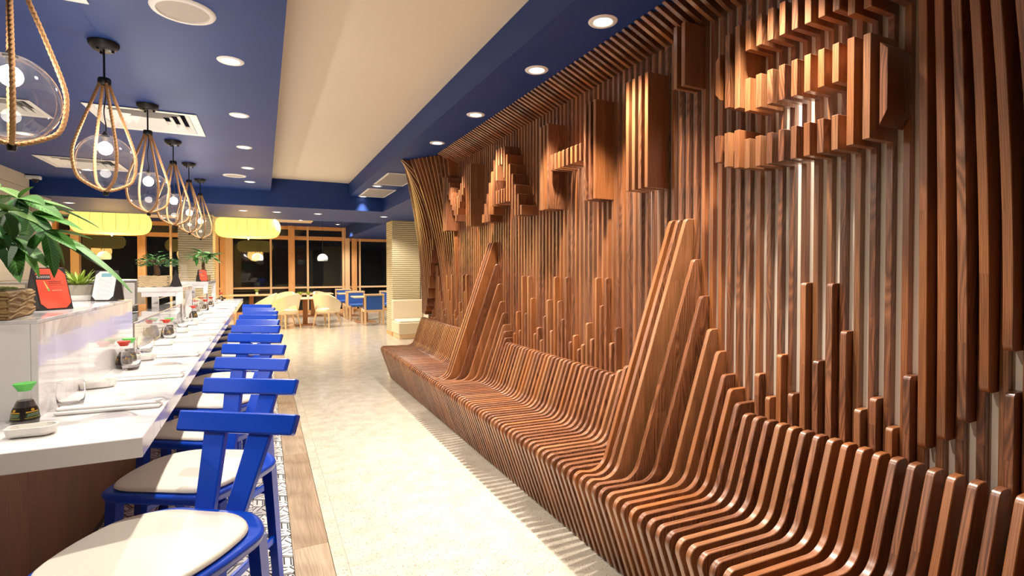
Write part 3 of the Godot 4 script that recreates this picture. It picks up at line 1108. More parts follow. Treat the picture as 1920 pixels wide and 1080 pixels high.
func downlights() -> void:
	var i := 0
	for z in [-5.443, -4.308, -3.164, -2.389, -1.45]:
		downlight(Vector3(1.72, CEIL, z), E_WALL, "round white downlight beside the slatted wall above the letters, %s from the M" % ORD[i], "downlights along the slatted wall", 42.0)
		i += 1
	downlight(Vector3(1.703, CEIL, -8.665), E_WALL * 0.2, "round white downlight between the two soffit air grilles", "downlights by the air grilles", 34.0)
	downlight(Vector3(1.703, CEIL, -10.015), E_WALL * 0.2, "round white downlight at the air grille next to the blue beam", "downlights by the air grilles", 34.0)
	i = 0
	for z in [-9.127, -7.903, -6.588, -5.248, -3.913, -2.6, -1.3]:
		downlight(Vector3(-0.19, CEIL, z), E_AISLE, "round white downlight over the stools, %s in its row from the blue beam" % ORD[i], "downlights over the stools", 74.0)
		i += 1
	i = 0
	for z in [-9.0, -6.9, -4.7, -2.6]:
		downlight(Vector3(-2.2, CEIL, z), E_AISLE, "round white downlight over the kitchen, %s in its row from the blue beam" % ORD[i], "downlights over the kitchen", 65.0)
		i += 1
	i = 0
	for x in [2.307, 0.986, 0.233, -0.347, -2.944, -4.6]:
		downlight(Vector3(x, 2.628, -11.03), E_BEAM, "round white downlight under the blue beam, %s from the corner banquette" % ORD[i], "downlights under the beam", 65.0)
		i += 1
	i = 0
	for q in [[0.6, -13.6], [1.9, -14.2], [-4.5, -14.5], [-1.2, -15.2], [1.0, -16.6], [2.2, -17.75], [-2.6, -17.75]]:
		downlight(Vector3(q[0], 2.984 if q[0] < 1.3 and q[1] > -17.6 else 2.999, q[1]), E_FAR, "round white downlight in the dining hall ceiling, %s going from the beam to the windows" % ORD[i], "downlights in the dining hall", 65.0)
		i += 1
	downlight(Vector3(4.2, 2.619, -14.0), E_FAR, "round white downlight under the bulkhead near the ribbed column", "downlights over the window seats", 65.0)
	downlight(Vector3(4.2, 2.619, -17.0), E_FAR, "round white downlight under the bulkhead near the windows", "downlights over the window seats", 65.0)

# sheet metal duct above a ceiling opening
func duct(hx: float, hz: float) -> ArrayMesh:
	var b := MB.new()
	var y1 := 0.3
	b.quad(Vector3(-hx, 0, -hz), Vector3(-hx, 0, hz), Vector3(-hx, y1, hz), Vector3(-hx, y1, -hz), Vector3(1, 0, 0))
	b.quad(Vector3(hx, 0, -hz), Vector3(hx, 0, hz), Vector3(hx, y1, hz), Vector3(hx, y1, -hz), Vector3(-1, 0, 0))
	b.quad(Vector3(-hx, 0, -hz), Vector3(hx, 0, -hz), Vector3(hx, y1, -hz), Vector3(-hx, y1, -hz), Vector3(0, 0, 1))
	b.quad(Vector3(-hx, 0, hz), Vector3(hx, 0, hz), Vector3(hx, y1, hz), Vector3(-hx, y1, hz), Vector3(0, 0, -1))
	b.quad(Vector3(-hx, y1, -hz), Vector3(hx, y1, -hz), Vector3(hx, y1, hz), Vector3(-hx, y1, hz), Vector3.DOWN)
	return b.mesh()

const DIFFUSERS := [[-0.945, -5.8, 0.41, "square white louvred air diffuser in the blue ceiling beside the pendants"], [-2.1, -8.5, 0.41, "square white louvred air diffuser near the kitchen wall"], [-2.0, -5.8, 0.28, "small white louvred air diffuser over the kitchen"], [-1.14, -3.06, 0.33, "square white louvred air diffuser over the near end of the bar"]]
const GRILLES := [[-8.44, -7.36, "white slatted air grille in the soffit near the end of the slatted wall"], [-9.93, -8.9, "white slatted air grille in the soffit next to the blue beam"]]

func ceiling_fittings() -> void:
	# square air diffuser: nested louvre frames
	for q in DIFFUSERS:
		var t := thing("air_diffuser", q[3], "vent", Vector3(q[0], CEIL, q[1]))
		var h: float = q[2]
		part(t, "duct", duct(h * 0.93, h * 0.93), M.steel)
		for i in 5:
			var s := h * (1.0 - i * 0.17)
			var w := h * (0.13 if i else 0.16)
			var b := MB.new()
			for a in 4:
				var bas := Basis(Vector3.UP, a * PI / 2)
				var y0 := 0.045 if i else -0.004
				var y1 := -0.004 if i else -0.008
				var p0 := bas * Vector3(-s, y1, -s)
				var p1 := bas * Vector3(s, y1, -s)
				var p2 := bas * Vector3(s - w, y0, -s + w)
				var p3 := bas * Vector3(-s + w, y0, -s + w)
				var nn := bas * Vector3(0, -1, 0.5 if i else 0.0).normalized()
				b.quad(p0, p1, p2, p3, nn)
				var up := Vector3(0, 0.003, 0)
				b.quad(p0 + up, p1 + up, p2 + up, p3 + up, -nn)
				b.quad(p2, p3, p3 + up, p2 + up, bas * Vector3(0, 0, 1))
			part(t, "louvre_frame", b.mesh(), M.white_paint)
	# flush grilles in the soffit beside the wall
	for q in GRILLES:
		var t := thing("air_grille", q[2], "vent", Vector3(1.84, CEIL, (q[0] + q[1]) / 2))
		var hz: float = (q[1] - q[0]) / 2
		part(t, "duct", duct(0.215, hz - 0.02), M.steel)
		for s in [[-0.24, -0.21, -hz, hz], [0.21, 0.24, -hz, hz], [-0.21, 0.21, -hz, -hz + 0.03], [-0.21, 0.21, hz - 0.03, hz]]:
			part(t, "frame_bar", bm(Vector3(s[0], -0.014, s[2]), Vector3(s[1], -0.002, s[3]), 0.002), M.white_paint)
		for i in 24:
			var z := -hz + 0.05 + i * (2 * hz - 0.1) / 23.0
			part(t, "slat", bm(Vector3(-0.21, -0.012, z - 0.012), Vector3(0.21, -0.003, z + 0.012), 0.002), M.white_grille)
	# round ceiling speakers
	for z in [-3.27, -8.62]:
		var t := thing("ceiling_speaker", "round white speaker grille in the blue ceiling " + ("above the near stools" if z > -5 else "above the far stools"), "speaker", Vector3(-0.38, CEIL, z))
		var b := MB.new()
		b.lathe([Vector2(0.122, -0.004), Vector2(0.126, -0.012), Vector2(0.15, -0.008), Vector2(0.155, 0.0), Vector2(0.122, 0.0)], Vector3.ZERO, 36)
		part(t, "rim", b.mesh(), M.white_paint)
		b = MB.new()
		b.lathe([Vector2(0.0, -0.006), Vector2(0.122, -0.005)], Vector3.ZERO, 36)
		part(t, "grille", b.mesh(), M.white_grille)
	# dome camera on the kitchen wall corner
	var t := thing("security_camera", "small white dome security camera at the kitchen wall corner", "camera", Vector3(-3.05, 2.83, -9.85))
	part(t, "bracket", bm(Vector3(-0.07, 0.0, -0.05), Vector3(0.1, 0.05, 0.05), 0.008), M.white_paint)
	var b := MB.new()
	b.lathe([Vector2(0.0, -0.05), Vector2(0.025, -0.043), Vector2(0.04, -0.02), Vector2(0.045, 0.0)], Vector3(0.04, 0, 0), 20)
	part(t, "dome", b.mesh(), M.black_metal)

# ---------------------------------------------------------------- rope pendants
func pendants() -> void:
	var t := thing("rope_pendant", "clear glass globe pendant in a sling of four ropes over the bar", "pendant lamp", Vector3(-0.873, 0, -2.63), 0.0, "rope pendants over the bar")
	var b := MB.new()
	b.lathe([Vector2(0.0, 2.845), Vector2(0.055, 2.845), Vector2(0.078, 2.872), Vector2(0.08, 2.89), Vector2(0.0, 2.89)], Vector3.ZERO, 28)
	var cp := part(t, "canopy", b.mesh(), M.black_metal)
	for a in 3:
		b = MB.new()
		b.lathe([Vector2(0, 2.833), Vector2(0.008, 2.833), Vector2(0.008, 2.846)], Vector3(cos(a * TAU / 3) * 0.045, 0, sin(a * TAU / 3) * 0.045), 8)
		part(cp, "screw", b.mesh(), M.black_metal)
	b = MB.new()
	b.tube([Vector3(0, 2.66, 0), Vector3(0, 2.85, 0)], 0.006, 10)
	part(t, "stem", b.mesh(), M.black_metal)
	b = MB.new()
	b.lathe([Vector2(0.0, 2.635), Vector2(0.03, 2.635), Vector2(0.034, 2.64), Vector2(0.034, 2.668), Vector2(0.03, 2.674), Vector2(0.0, 2.674)], Vector3.ZERO, 20)
	part(t, "collar", b.mesh(), M.black_metal)
	b = MB.new()
	var cord := []
	for i in 13:
		var s := i / 12.0
		cord.append(Vector3(0.006 * sin(s * 9.0), lerpf(2.64, 2.33, s), 0.006 * cos(s * 7.0) - 0.006))
	b.tube(cord, 0.004, 6)
	part(t, "cord", b.mesh(), M.black_metal)
	var prof := []
	for i in 25:
		var a := lerpf(-PI / 2, PI / 2 - 0.12, i / 24.0)
		prof.append(Vector2(0.152 * cos(a), 2.163 + (0.165 if sin(a) > 0 else 0.165) * sin(a)))
	b = MB.new()
	b.lathe(prof, Vector3.ZERO, 40)
	part(t, "glass_globe", b.mesh(), M.thin_glass)
	b = MB.new()
	b.lathe([Vector2(0.0, 2.315), Vector2(0.022, 2.315), Vector2(0.024, 2.325), Vector2(0.014, 2.333), Vector2(0.006, 2.35), Vector2(0, 2.352)], Vector3.ZERO, 18)
	var sk := part(t, "socket", b.mesh(), M.black_metal)
	b = MB.new()
	b.lathe([Vector2(0.0, 2.285), Vector2(0.013, 2.285), Vector2(0.013, 2.316), Vector2(0, 2.316)], Vector3.ZERO, 14)
	part(sk, "bulb_cap", b.mesh(), M.steel)
	prof = []
	for i in 13:
		var a := lerpf(-PI / 2, PI / 2 - 0.35, i / 12.0)
		prof.append(Vector2(0.038 * cos(a), 2.246 + 0.04 * sin(a)))
	b = MB.new()
	b.lathe(prof, Vector3.ZERO, 20)
	part(t, "bulb", b.mesh(), M.bulb_light)
	var c := Curve3D.new()
	c.bake_interval = 0.01
	for q in [[0.026, 2.64, 0.0, -0.03], [0.1, 2.42, 0.045, -0.14], [0.163, 2.2, 0.006, -0.1], [0.13, 2.045, -0.05, -0.045], [0.0, 1.985, -0.07, 0.0]]:
		c.add_point(Vector3(q[0], q[1], 0), Vector3(-q[2], -q[3], 0) * 0.5, Vector3(q[2], q[3], 0) * 0.5)
	var n := 110
	var path := []
	for i in n + 1:
		path.append(c.sample_baked(c.get_baked_length() * i / n))
	b = MB.new()
	b.tube(path, 0.0085, 14, 3, 200.0)
	var rm := b.mesh()
	for a in 4:
		var o := part(t, "rope", rm, M.rope)
		o.rotation.y = deg_to_rad(32.0 + a * 90.0)
	b = MB.new()
	b.lathe([Vector2(0, 1.958), Vector2(0.012, 1.958), Vector2(0.015, 1.966), Vector2(0.015, 1.982), Vector2(0, 1.985)], Vector3.ZERO, 14)
	part(t, "tie", b.mesh(), M.black_metal)
	var l := OmniLight3D.new()
	l.name = "pendant_bulb_light"
	l.position = Vector3(0, 2.252, 0)
	l.light_color = WHITE_LIGHT
	l.light_energy = E_PENDANT
	l.light_size = 0.03
	l.omni_range = 30.0
	l.omni_attenuation = 2.0
	l.shadow_enabled = true
	t.add_child(l)
	t.set_meta("label", "clear globe pendant slung in ropes, first at the planter end of the bar")
	t.rotation.y = deg_to_rad(-12.0)
	var zs := [-3.939, -5.247, -6.597, -7.884, -9.194]
	for i in 5:
		copy(t, Vector3(-0.873, 0, zs[i]), deg_to_rad(rng.randf_range(-8, 8)), "clear globe pendant slung in ropes, %s from the planter end of the bar" % ORD[i + 1])

# ---------------------------------------------------------------- bar stools
func stools() -> void:
	var t := thing("bar_stool", "bright blue wooden bar stool with cream leather seat and split back", "stool", Vector3.ZERO, 0.0, "blue stools along the bar")
	var k := 1.1
	var frame := rounded([Vector2(-0.20, 0.235) * k, Vector2(0.20, 0.235) * k, Vector2(0.238, 0.05) * k, Vector2(0.247, -0.10) * k, Vector2(0.19, -0.172) * k, Vector2(0.13, -0.215) * k, Vector2(-0.13, -0.215) * k, Vector2(-0.19, -0.172) * k, Vector2(-0.247, -0.10) * k, Vector2(-0.238, 0.05) * k], 0.05, 4)
	var b := MB.new()
	b.plate(frame, 0.634, 0.678, 0.012, 0.0, 0.012)
	part(t, "seat_frame", b.mesh(), M.stool_blue)
	var pad := rounded([Vector2(-0.18, 0.220) * k, Vector2(0.18, 0.220) * k, Vector2(0.218, 0.06) * k, Vector2(0.21, -0.09) * k, Vector2(0.12, -0.168) * k, Vector2(-0.12, -0.168) * k, Vector2(-0.21, -0.09) * k, Vector2(-0.218, 0.06) * k], 0.085, 5)
	b = MB.new()
	b.plate(pad, 0.674, 0.697, 0.012, 0.013)
	part(t, "seat_cushion", b.mesh(), M.cream_leather)
	# back: two boards leaning back to a broad top rail
	for s in [-1, 1]:
		b = MB.new()
		b.extrude(rounded([Vector2(-0.036, 0.0), Vector2(0.036, 0.0), Vector2(0.042, 0.30), Vector2(-0.042, 0.30)], 0.004, 2), -0.013, 0.013, 0.004)
		var lean := Basis(Vector3.RIGHT, -0.44) * Basis(Vector3.BACK, -s * 0.12 + 0.04)
		b.move(0, Transform3D(lean, Vector3(s * 0.055 + 0.018, 0.65, -0.235)))
		part(t, "back_upright", b.mesh(), M.stool_blue)
	b = MB.new()
	b.extrude(rounded([Vector2(-0.228, -0.037), Vector2(0.228, -0.037), Vector2(0.234, 0.037), Vector2(-0.234, 0.037)], 0.009, 3), -0.017, 0.017, 0.006)
	b.move(0, Transform3D(Basis(Vector3.RIGHT, -0.40), Vector3(0, 0.938, -0.357)))
	part(t, "top_rail", b.mesh(), M.stool_blue)
	var legs := []
	for sx in [-1, 1]:
		for sz in [-1, 1]:
			var top := Vector3(sx * 0.205, 0.636, 0.19 if sz > 0 else -0.16)
			var foot := Vector3(sx * 0.222, 0.0, 0.22 if sz > 0 else -0.21)
			legs.append([top, foot])
			b = MB.new()
			var pts := []
			var hw := 0.021
			for e in [[foot, 0.016], [top, hw]]:
				for c in [[-1, -1], [1, -1], [1, 1], [-1, 1]]:
					pts.append(e[0] + Vector3(c[0] * e[1], 0, c[1] * e[1]))
			for i in 4:
				var j := (i + 1) % 4
				var nn: Vector3 = (pts[i] + pts[j]) / 2.0 - e_mid(pts)
				nn.y = 0
				b.quad(pts[i], pts[j], pts[4 + j], pts[4 + i], nn.normalized())
			b.quad(pts[0], pts[1], pts[2], pts[3], Vector3.DOWN)
			b.quad(pts[4], pts[5], pts[6], pts[7], Vector3.UP)
			part(t, "leg", b.mesh(), M.stool_blue)
	for q in [[0, 1, 0.30], [2, 3, 0.30], [1, 3, 0.20], [0, 2, 0.26]]:
		var s0: float = q[2] / 0.632
		var a: Vector3 = legs[q[0]][1].lerp(legs[q[0]][0], s0)
		var c: Vector3 = legs[q[1]][1].lerp(legs[q[1]][0], s0)
		b = MB.new()
		var d := (c - a).length()
		b.box(Vector3(-0.009, -0.016, 0.012), Vector3(0.009, 0.016, d - 0.012), 0.003, 2)
		b.move(0, Transform3D(Basis.looking_at(a - c, Vector3.UP), a))
		part(t, "stretcher", b.mesh(), M.stool_blue)
	var spots := [[-0.287, -1.83], [-0.243, -2.46], [-0.267, -3.12], [-0.255, -3.74], [-0.255, -4.40], [-0.243, -5.09], [-0.238, -5.71], [-0.245, -6.36], [-0.232, -7.0], [-0.25, -7.64], [-0.29, -8.37]]
	for i in spots.size():
		var turn := -deg_to_rad(30.0 + [3, 0, 3, 1, 1, -2, -1, 0, 1, 0, 2][i])
		var at := Vector3(spots[i][0], 0, spots[i][1])
		if i == 0:
			t.position = at
			t.rotation.y = turn
		else:
			copy(t, at, turn, "bright blue bar stool with cream seat, %s from the planter end of the bar" % ORD[i])
	t.set_meta("label", "bright blue bar stool with cream seat, first at the planter end of the bar")

const ORD := ["first", "second", "third", "fourth", "fifth", "sixth", "seventh", "eighth", "ninth", "tenth", "eleventh", "twelfth"]

func e_mid(pts: Array) -> Vector3:
	var s := Vector3.ZERO
	for p in pts: s += p / pts.size()
	return s

# ---------------------------------------------------------------- things on the bar
func label_image(green: bool) -> ImageTexture:
	var im := Image.create(128, 64, false, Image.FORMAT_RGB8)
	var dark := srgb(20, 12, 8)
	im.fill(dark)
	var gold := srgb(206, 158, 48)
	im.fill_rect(Rect2i(8, 24, 112, 34), srgb(28, 62, 34) if green else srgb(46, 22, 14))
	for k in 13:                                   # round emblem with a bar of lettering under it
		for m in 13:
			if Vector2(k - 6, m - 6).length() < 6.5:
				im.set_pixel(26 + k, 6 + m, gold)
				im.set_pixel(90 + k, 6 + m, gold)
	for x0 in [10, 74]:
		im.fill_rect(Rect2i(x0, 20, 46, 6), gold)
		for k in 10:
			im.fill_rect(Rect2i(x0 + 2 + k * 4, 21, 1, 4), srgb(120, 84, 20))
		for k in 8:
			im.fill_rect(Rect2i(x0 + 2 + k * 5, 32, 3, 4), srgb(178, 188, 160))
			im.fill_rect(Rect2i(x0 + 4 + k * 5, 40, 3, 3), srgb(178, 188, 160))
		im.fill_rect(Rect2i(x0 - 2, 50, 52, 2), gold)
	return ImageTexture.create_from_image(im)

func sauce_bottle(at: Vector3, green: bool, label: String, turn := 0.0) -> void:
	var t := thing("sauce_bottle", label, "bottle", at, turn, "sauce bottles along the bar")
	if not M.has("_sauce"):
		var b := MB.new()
		b.lathe([Vector2(0, 0.0), Vector2(0.032, 0.0), Vector2(0.037, 0.004), Vector2(0.038, 0.02), Vector2(0.034, 0.05), Vector2(0.026, 0.075), Vector2(0.0185, 0.092), Vector2(0.0165, 0.1), Vector2(0.0165, 0.118)], Vector3.ZERO, 24)
		M["_sauce"] = b.mesh()
		b = MB.new()
		b.lathe([Vector2(0, 0.002), Vector2(0.031, 0.0025), Vector2(0.036, 0.006), Vector2(0.037, 0.02), Vector2(0.033, 0.05), Vector2(0.025, 0.075), Vector2(0.0205, 0.085), Vector2(0, 0.085)], Vector3.ZERO, 24)
		M["_liquid"] = b.mesh()
		b = MB.new()
		b.lathe([Vector2(0.0, 0.117), Vector2(0.018, 0.117), Vector2(0.021, 0.124), Vector2(0.03, 0.139), Vector2(0.03, 0.142), Vector2(0.0, 0.144)], Vector3.ZERO, 24)
		b.box(Vector3(0.02, 0.134, -0.006), Vector3(0.038, 0.142, 0.006), 0.002)
		M["_cap"] = b.mesh()
		b = MB.new()
		b.lathe([Vector2(0.0386, 0.022), Vector2(0.0347, 0.05), Vector2(0.030, 0.064)], Vector3.ZERO, 24, 1.0, 1.0, true)
		for i in b.t.size():
			b.t[i] = Vector2(b.t[i].x * 2.0, 1.0 - b.t[i].y)
		M["_label"] = b.mesh()
		tex("label_green_print", label_image(true), Color(1, 1, 1), 0.4)
		tex("label_red_print", label_image(false), Color(1, 1, 1), 0.4)
	part(t, "bottle_glass", M["_sauce"], M.tumbler_glass)
	part(t, "sauce", M["_liquid"], M.soy)
	part(t, "cap", M["_cap"], M.cap_green if green else M.cap_red)
	part(t, "printed_label", M["_label"], M.label_green_print if green else M.label_red_print)

func tableware() -> void:
	var k := 0.897
	var B := Vector3(0, YC, 0)
	for q in [[-0.839, -2.503, true, "green capped soy sauce bottle at the near end of the marble ledge"], [-0.762, -3.726, false, "red capped soy sauce bottle behind a tumbler, beside the solid ledge"], [-0.79, -3.86, true, "green capped soy sauce bottle behind the red capped one at the solid ledge"], [-0.775, -5.19, false, "red capped soy sauce bottle by the long display case"], [-0.79, -5.36, true, "green capped soy sauce bottle by the long display case"], [-0.78, -7.05, false, "red capped soy sauce bottle beside the bonsai ledge"], [-0.785, -8.4, false, "red capped soy sauce bottle in front of the far display case"], [-0.78, -9.25, false, "red capped soy sauce bottle near the far open ledge"], [-0.72, -10.9, false, "red capped soy sauce bottle at the far end of the bar"]]:
		sauce_bottle(Vector3(maxf(q[0] * k, -0.672) if q[1] < -2.6 else q[0] * k + 0.03, YC, q[1] * k), q[2], q[3], rng.randf() * TAU)
	# tumblers
	var t := thing("glass_tumbler", "empty clear glass tumbler on the marble bar", "glass", Vector3.ZERO, 0.0, "tumblers along the bar")
	var b := MB.new()
	b.lathe([Vector2(0, 0), Vector2(0.03, 0.0), Vector2(0.034, 0.003), Vector2(0.038, 0.016), Vector2(0.0415, 0.033), Vector2(0.0435, 0.055), Vector2(0.042, 0.08), Vector2(0.0395, 0.1), Vector2(0.0385, 0.1005), Vector2(0.0378, 0.1), Vector2(0.0405, 0.08), Vector2(0.042, 0.055), Vector2(0.04, 0.035), Vector2(0.034, 0.021), Vector2(0.02, 0.016), Vector2(0, 0.015)], Vector3.ZERO, 36)
	part(t, "glass_body", b.mesh(), M.solid_glass)
	t.set_meta("label", "empty glass tumbler on the marble bar, first from the planter end")
	var first := true
	var nth := 0
	for q in [[-0.734, -2.737], [-0.70, -3.64], [-0.756, -4.353], [-0.70, -5.0], [-0.72, -5.93], [-0.75, -6.5], [-0.74, -7.37], [-0.755, -8.17], [-0.745, -8.97], [-0.74, -9.7], [-0.74, -10.5]]:
		var at := Vector3(q[0] * k, YC, q[1] * k)
		if first: t.position = at
		else: copy(t, at, rng.randf(), "empty glass tumbler on the marble bar, %s from the planter end" % ORD[nth])
		nth += 1
		first = false
	# folded napkins, each across the bar in front of a stool
	var nk := thing("napkin", "folded white napkin laid across the marble bar", "napkin", Vector3.ZERO, 0.0, "napkins along the bar")
	b = MB.new()
	b.plate(rounded([Vector2(-0.16, -0.03), Vector2(0.16, -0.03), Vector2(0.16, 0.03), Vector2(-0.16, 0.03)], 0.008, 2), 0.0005, 0.014, 0.006)
	part(nk, "fold", b.mesh(), M.napkin)
	b = MB.new()
	b.plate(rounded([Vector2(-0.158, -0.026), Vector2(0.15, -0.024), Vector2(0.162, 0.012), Vector2(-0.158, 0.018)], 0.006, 2), 0.014, 0.024, 0.004)
	part(nk, "fold", b.mesh(), M.napkin)
	b = MB.new()
	b.plate(rounded([Vector2(0.125, -0.01), Vector2(0.166, -0.006), Vector2(0.15, 0.02)], 0.004, 2), 0.023, 0.029, 0.002)
	part(nk, "fold", b.mesh(), M.napkin)
	nk.set_meta("label", "folded white napkin across the bar, first from the planter end")
	first = true
	nth = 0
	for z in [-2.62, -3.30, -4.06, -4.85, -5.75, -6.45, -7.2, -8.0, -8.8, -9.6, -10.4]:
		var at := Vector3(-0.515, YC, z * k)
		var tn := deg_to_rad(rng.randf_range(-8, 4))
		if first:
			nk.position = at
			nk.rotation.y = tn
		else: copy(nk, at, tn, "folded white napkin across the bar, %s from the planter end" % ORD[nth])
		nth += 1
		first = false
	# small soy dishes
	var d := thing("soy_dish", "small white boat shaped soy dish beside a napkin on the bar", "dish", Vector3.ZERO, 0.0, "soy dishes along the bar")
	b = MB.new()
	b.plate(rounded([Vector2(-0.045, -0.022), Vector2(0.035, -0.026), Vector2(0.05, 0.0), Vector2(0.035, 0.026), Vector2(-0.045, 0.022)], 0.012, 3), 0.0, 0.012, 0.005, 0.0, 0.004)
	b.move(0, Transform3D(Basis().scaled(Vector3(1.3, 1.4, 1.3)), Vector3.ZERO))
	part(d, "base", b.mesh(), M.porcelain)
	var rim := []
	for p in rounded([Vector2(-0.048, -0.024), Vector2(0.036, -0.029), Vector2(0.054, 0.0), Vector2(0.036, 0.029), Vector2(-0.048, 0.024)], 0.012, 3):
		rim.append(Vector3(p.x, 0.022, p.y))
	rim.append(rim[0])
	b = MB.new()
	for i in rim.size() - 1:
		var a: Vector3 = rim[i]
		var c: Vector3 = rim[i + 1]
		var a0 := Vector3(a.x * 0.9, 0.004, a.z * 0.86)
		var c0 := Vector3(c.x * 0.9, 0.004, c.z * 0.86)
		var nn := Vector3(a.x + c.x, 0.0, a.z + c.z).normalized()
		b.quad(a0, c0, c, a, nn)
		var ai := Vector3(a.x * 0.9, 0.022, a.z * 0.84)
		var ci := Vector3(c.x * 0.9, 0.022, c.z * 0.84)
		b.quad(a, c, ci, ai, Vector3.UP)
		b.quad(ai, ci, Vector3(c0.x * 0.9, 0.011, c0.z * 0.85), Vector3(a0.x * 0.9, 0.011, a0.z * 0.85), -nn)
	b.move(0, Transform3D(Basis().scaled(Vector3(1.3, 1.4, 1.3)), Vector3.ZERO))
	part(d, "rim", b.mesh(), M.porcelain)
	d.set_meta("label", "small white soy dish on the bar, first from the planter end")
	first = true
	nth = 0
	for q in [[-0.735, -2.34], [-0.735, -3.15], [-0.70, -3.98], [-0.70, -4.72], [-0.70, -5.6], [-0.69, -6.3], [-0.67, -6.8], [-0.69, -7.9]]:
		var at := Vector3(q[0] * k, YC + 0.0005, q[1] * k)
		if first: d.position = at
		else: copy(d, at, rng.randf_range(-0.4, 0.4), "small white soy dish on the bar, %s from the planter end" % ORD[nth])
		nth += 1
		first = false

# ---------------------------------------------------------------- plants and menus on the ledges
func leaf_mesh(L: float, W: float, sag: float, fold := 0.25, k := 9) -> ArrayMesh:
	# blade along +Z from the origin, drooping in -Y, with a crease down the midrib; both sides have thickness
	var b := MB.new()
	var mid := []
	var hw := []
	for i in k + 1:
		var s := float(i) / k
		mid.append(Vector3(0, -sag * s * s * L, s * L))
		hw.append(W * 0.5 * pow(sin(PI * pow(s, 0.8) * 0.985 + 0.02), 0.85))
	for i in k:
		for sd in [-1, 1]:
			var a: Vector3 = mid[i]
			var c: Vector3 = mid[i + 1]
			var ae := a + Vector3(sd * hw[i], hw[i] * fold * 1.4 - hw[i] * hw[i] * 4.0, 0)
			var ce := c + Vector3(sd * hw[i + 1], hw[i + 1] * fold * 1.4 - hw[i + 1] * hw[i + 1] * 4.0, 0)
			var nn := (ae - a).cross(c - a).normalized()
			if nn.y < 0: nn = -nn
			if nn.length() < 0.5: nn = Vector3.UP
			var v0 := float(i) / k
			var v1 := float(i + 1) / k
			var ue: float = 0.5 + 0.5 * sd
			b.quad(a, ae, ce, c, nn, Vector2(0.5, v0), Vector2(ue, v0), Vector2(ue, v1), Vector2(0.5, v1))
			var dn := Vector3(0, -0.0015, 0)
			b.quad(a + dn, ae, ce, c + dn, -nn, Vector2(0.5, v0), Vector2(ue, v0), Vector2(ue, v1), Vector2(0.5, v1))
	return b.mesh()

func put_leaf(t: Node3D, base: Vector3, tip: Vector3, W: float, m: Material, sag := 0.12, roll := 0.0) -> void:
	var d := tip - base
	var L := d.length()
	var o := part(t, "leaf", leaf_mesh(L, W, sag), m)
	var up := Vector3.UP if absf(d.normalized().y) < 0.95 else Vector3(0.3, 0, 1)
	var bas := Basis.looking_at(-d.normalized(), up)
	# the sag carries the tip below the chord: aim a little higher
	o.transform = Transform3D(bas * Basis(Vector3.RIGHT, -atan(sag)) * Basis(Vector3.BACK, roll), base - t.position)

func menu_image(red: bool) -> ImageTexture:
	var im := Image.create(128, 200, false, Image.FORMAT_RGB8)
	var ink := srgb(60, 24, 22) if red else srgb(150, 146, 150)
	im.fill(srgb(226, 78, 54) if red else srgb(226, 222, 224))
	if red:
		im.fill_rect(Rect2i(0, 34, 62, 24), srgb(26, 22, 22))
		for k in 7:
			im.fill_rect(Rect2i(6 + k * 8, 40, 5, 11), srgb(210, 200, 196))
			im.fill_rect(Rect2i(7 + k * 8, 44, 3, 3), srgb(26, 22, 22))
		for r in [66, 74]:
			for k in 9:
				im.fill_rect(Rect2i(50 + k * 6, r, 4, 4), ink)
		im.fill_rect(Rect2i(50, 84, 74, 1), ink)
		for y in range(64, 112):
			var w := 3 + (y - 64) / 8
			im.fill_rect(Rect2i(30 + (y - 64) / 4, y, w, 1), srgb(226, 206, 120) if y < 100 else srgb(120, 190, 90))
		for k in 6:
			im.fill_rect(Rect2i(58 + k * 7, 108, 5, 3), srgb(240, 180, 150))
	else:
		im.fill_rect(Rect2i(36, 20, 62, 24), srgb(120, 172, 186))
		for r in 17:
			for k in 10:
				if (r * 7 + k * 5) % 11 < 8:
					im.fill_rect(Rect2i(26 + k * 8, 54 + r * 8, 6, 2), ink)
	return ImageTexture.create_from_image(im)

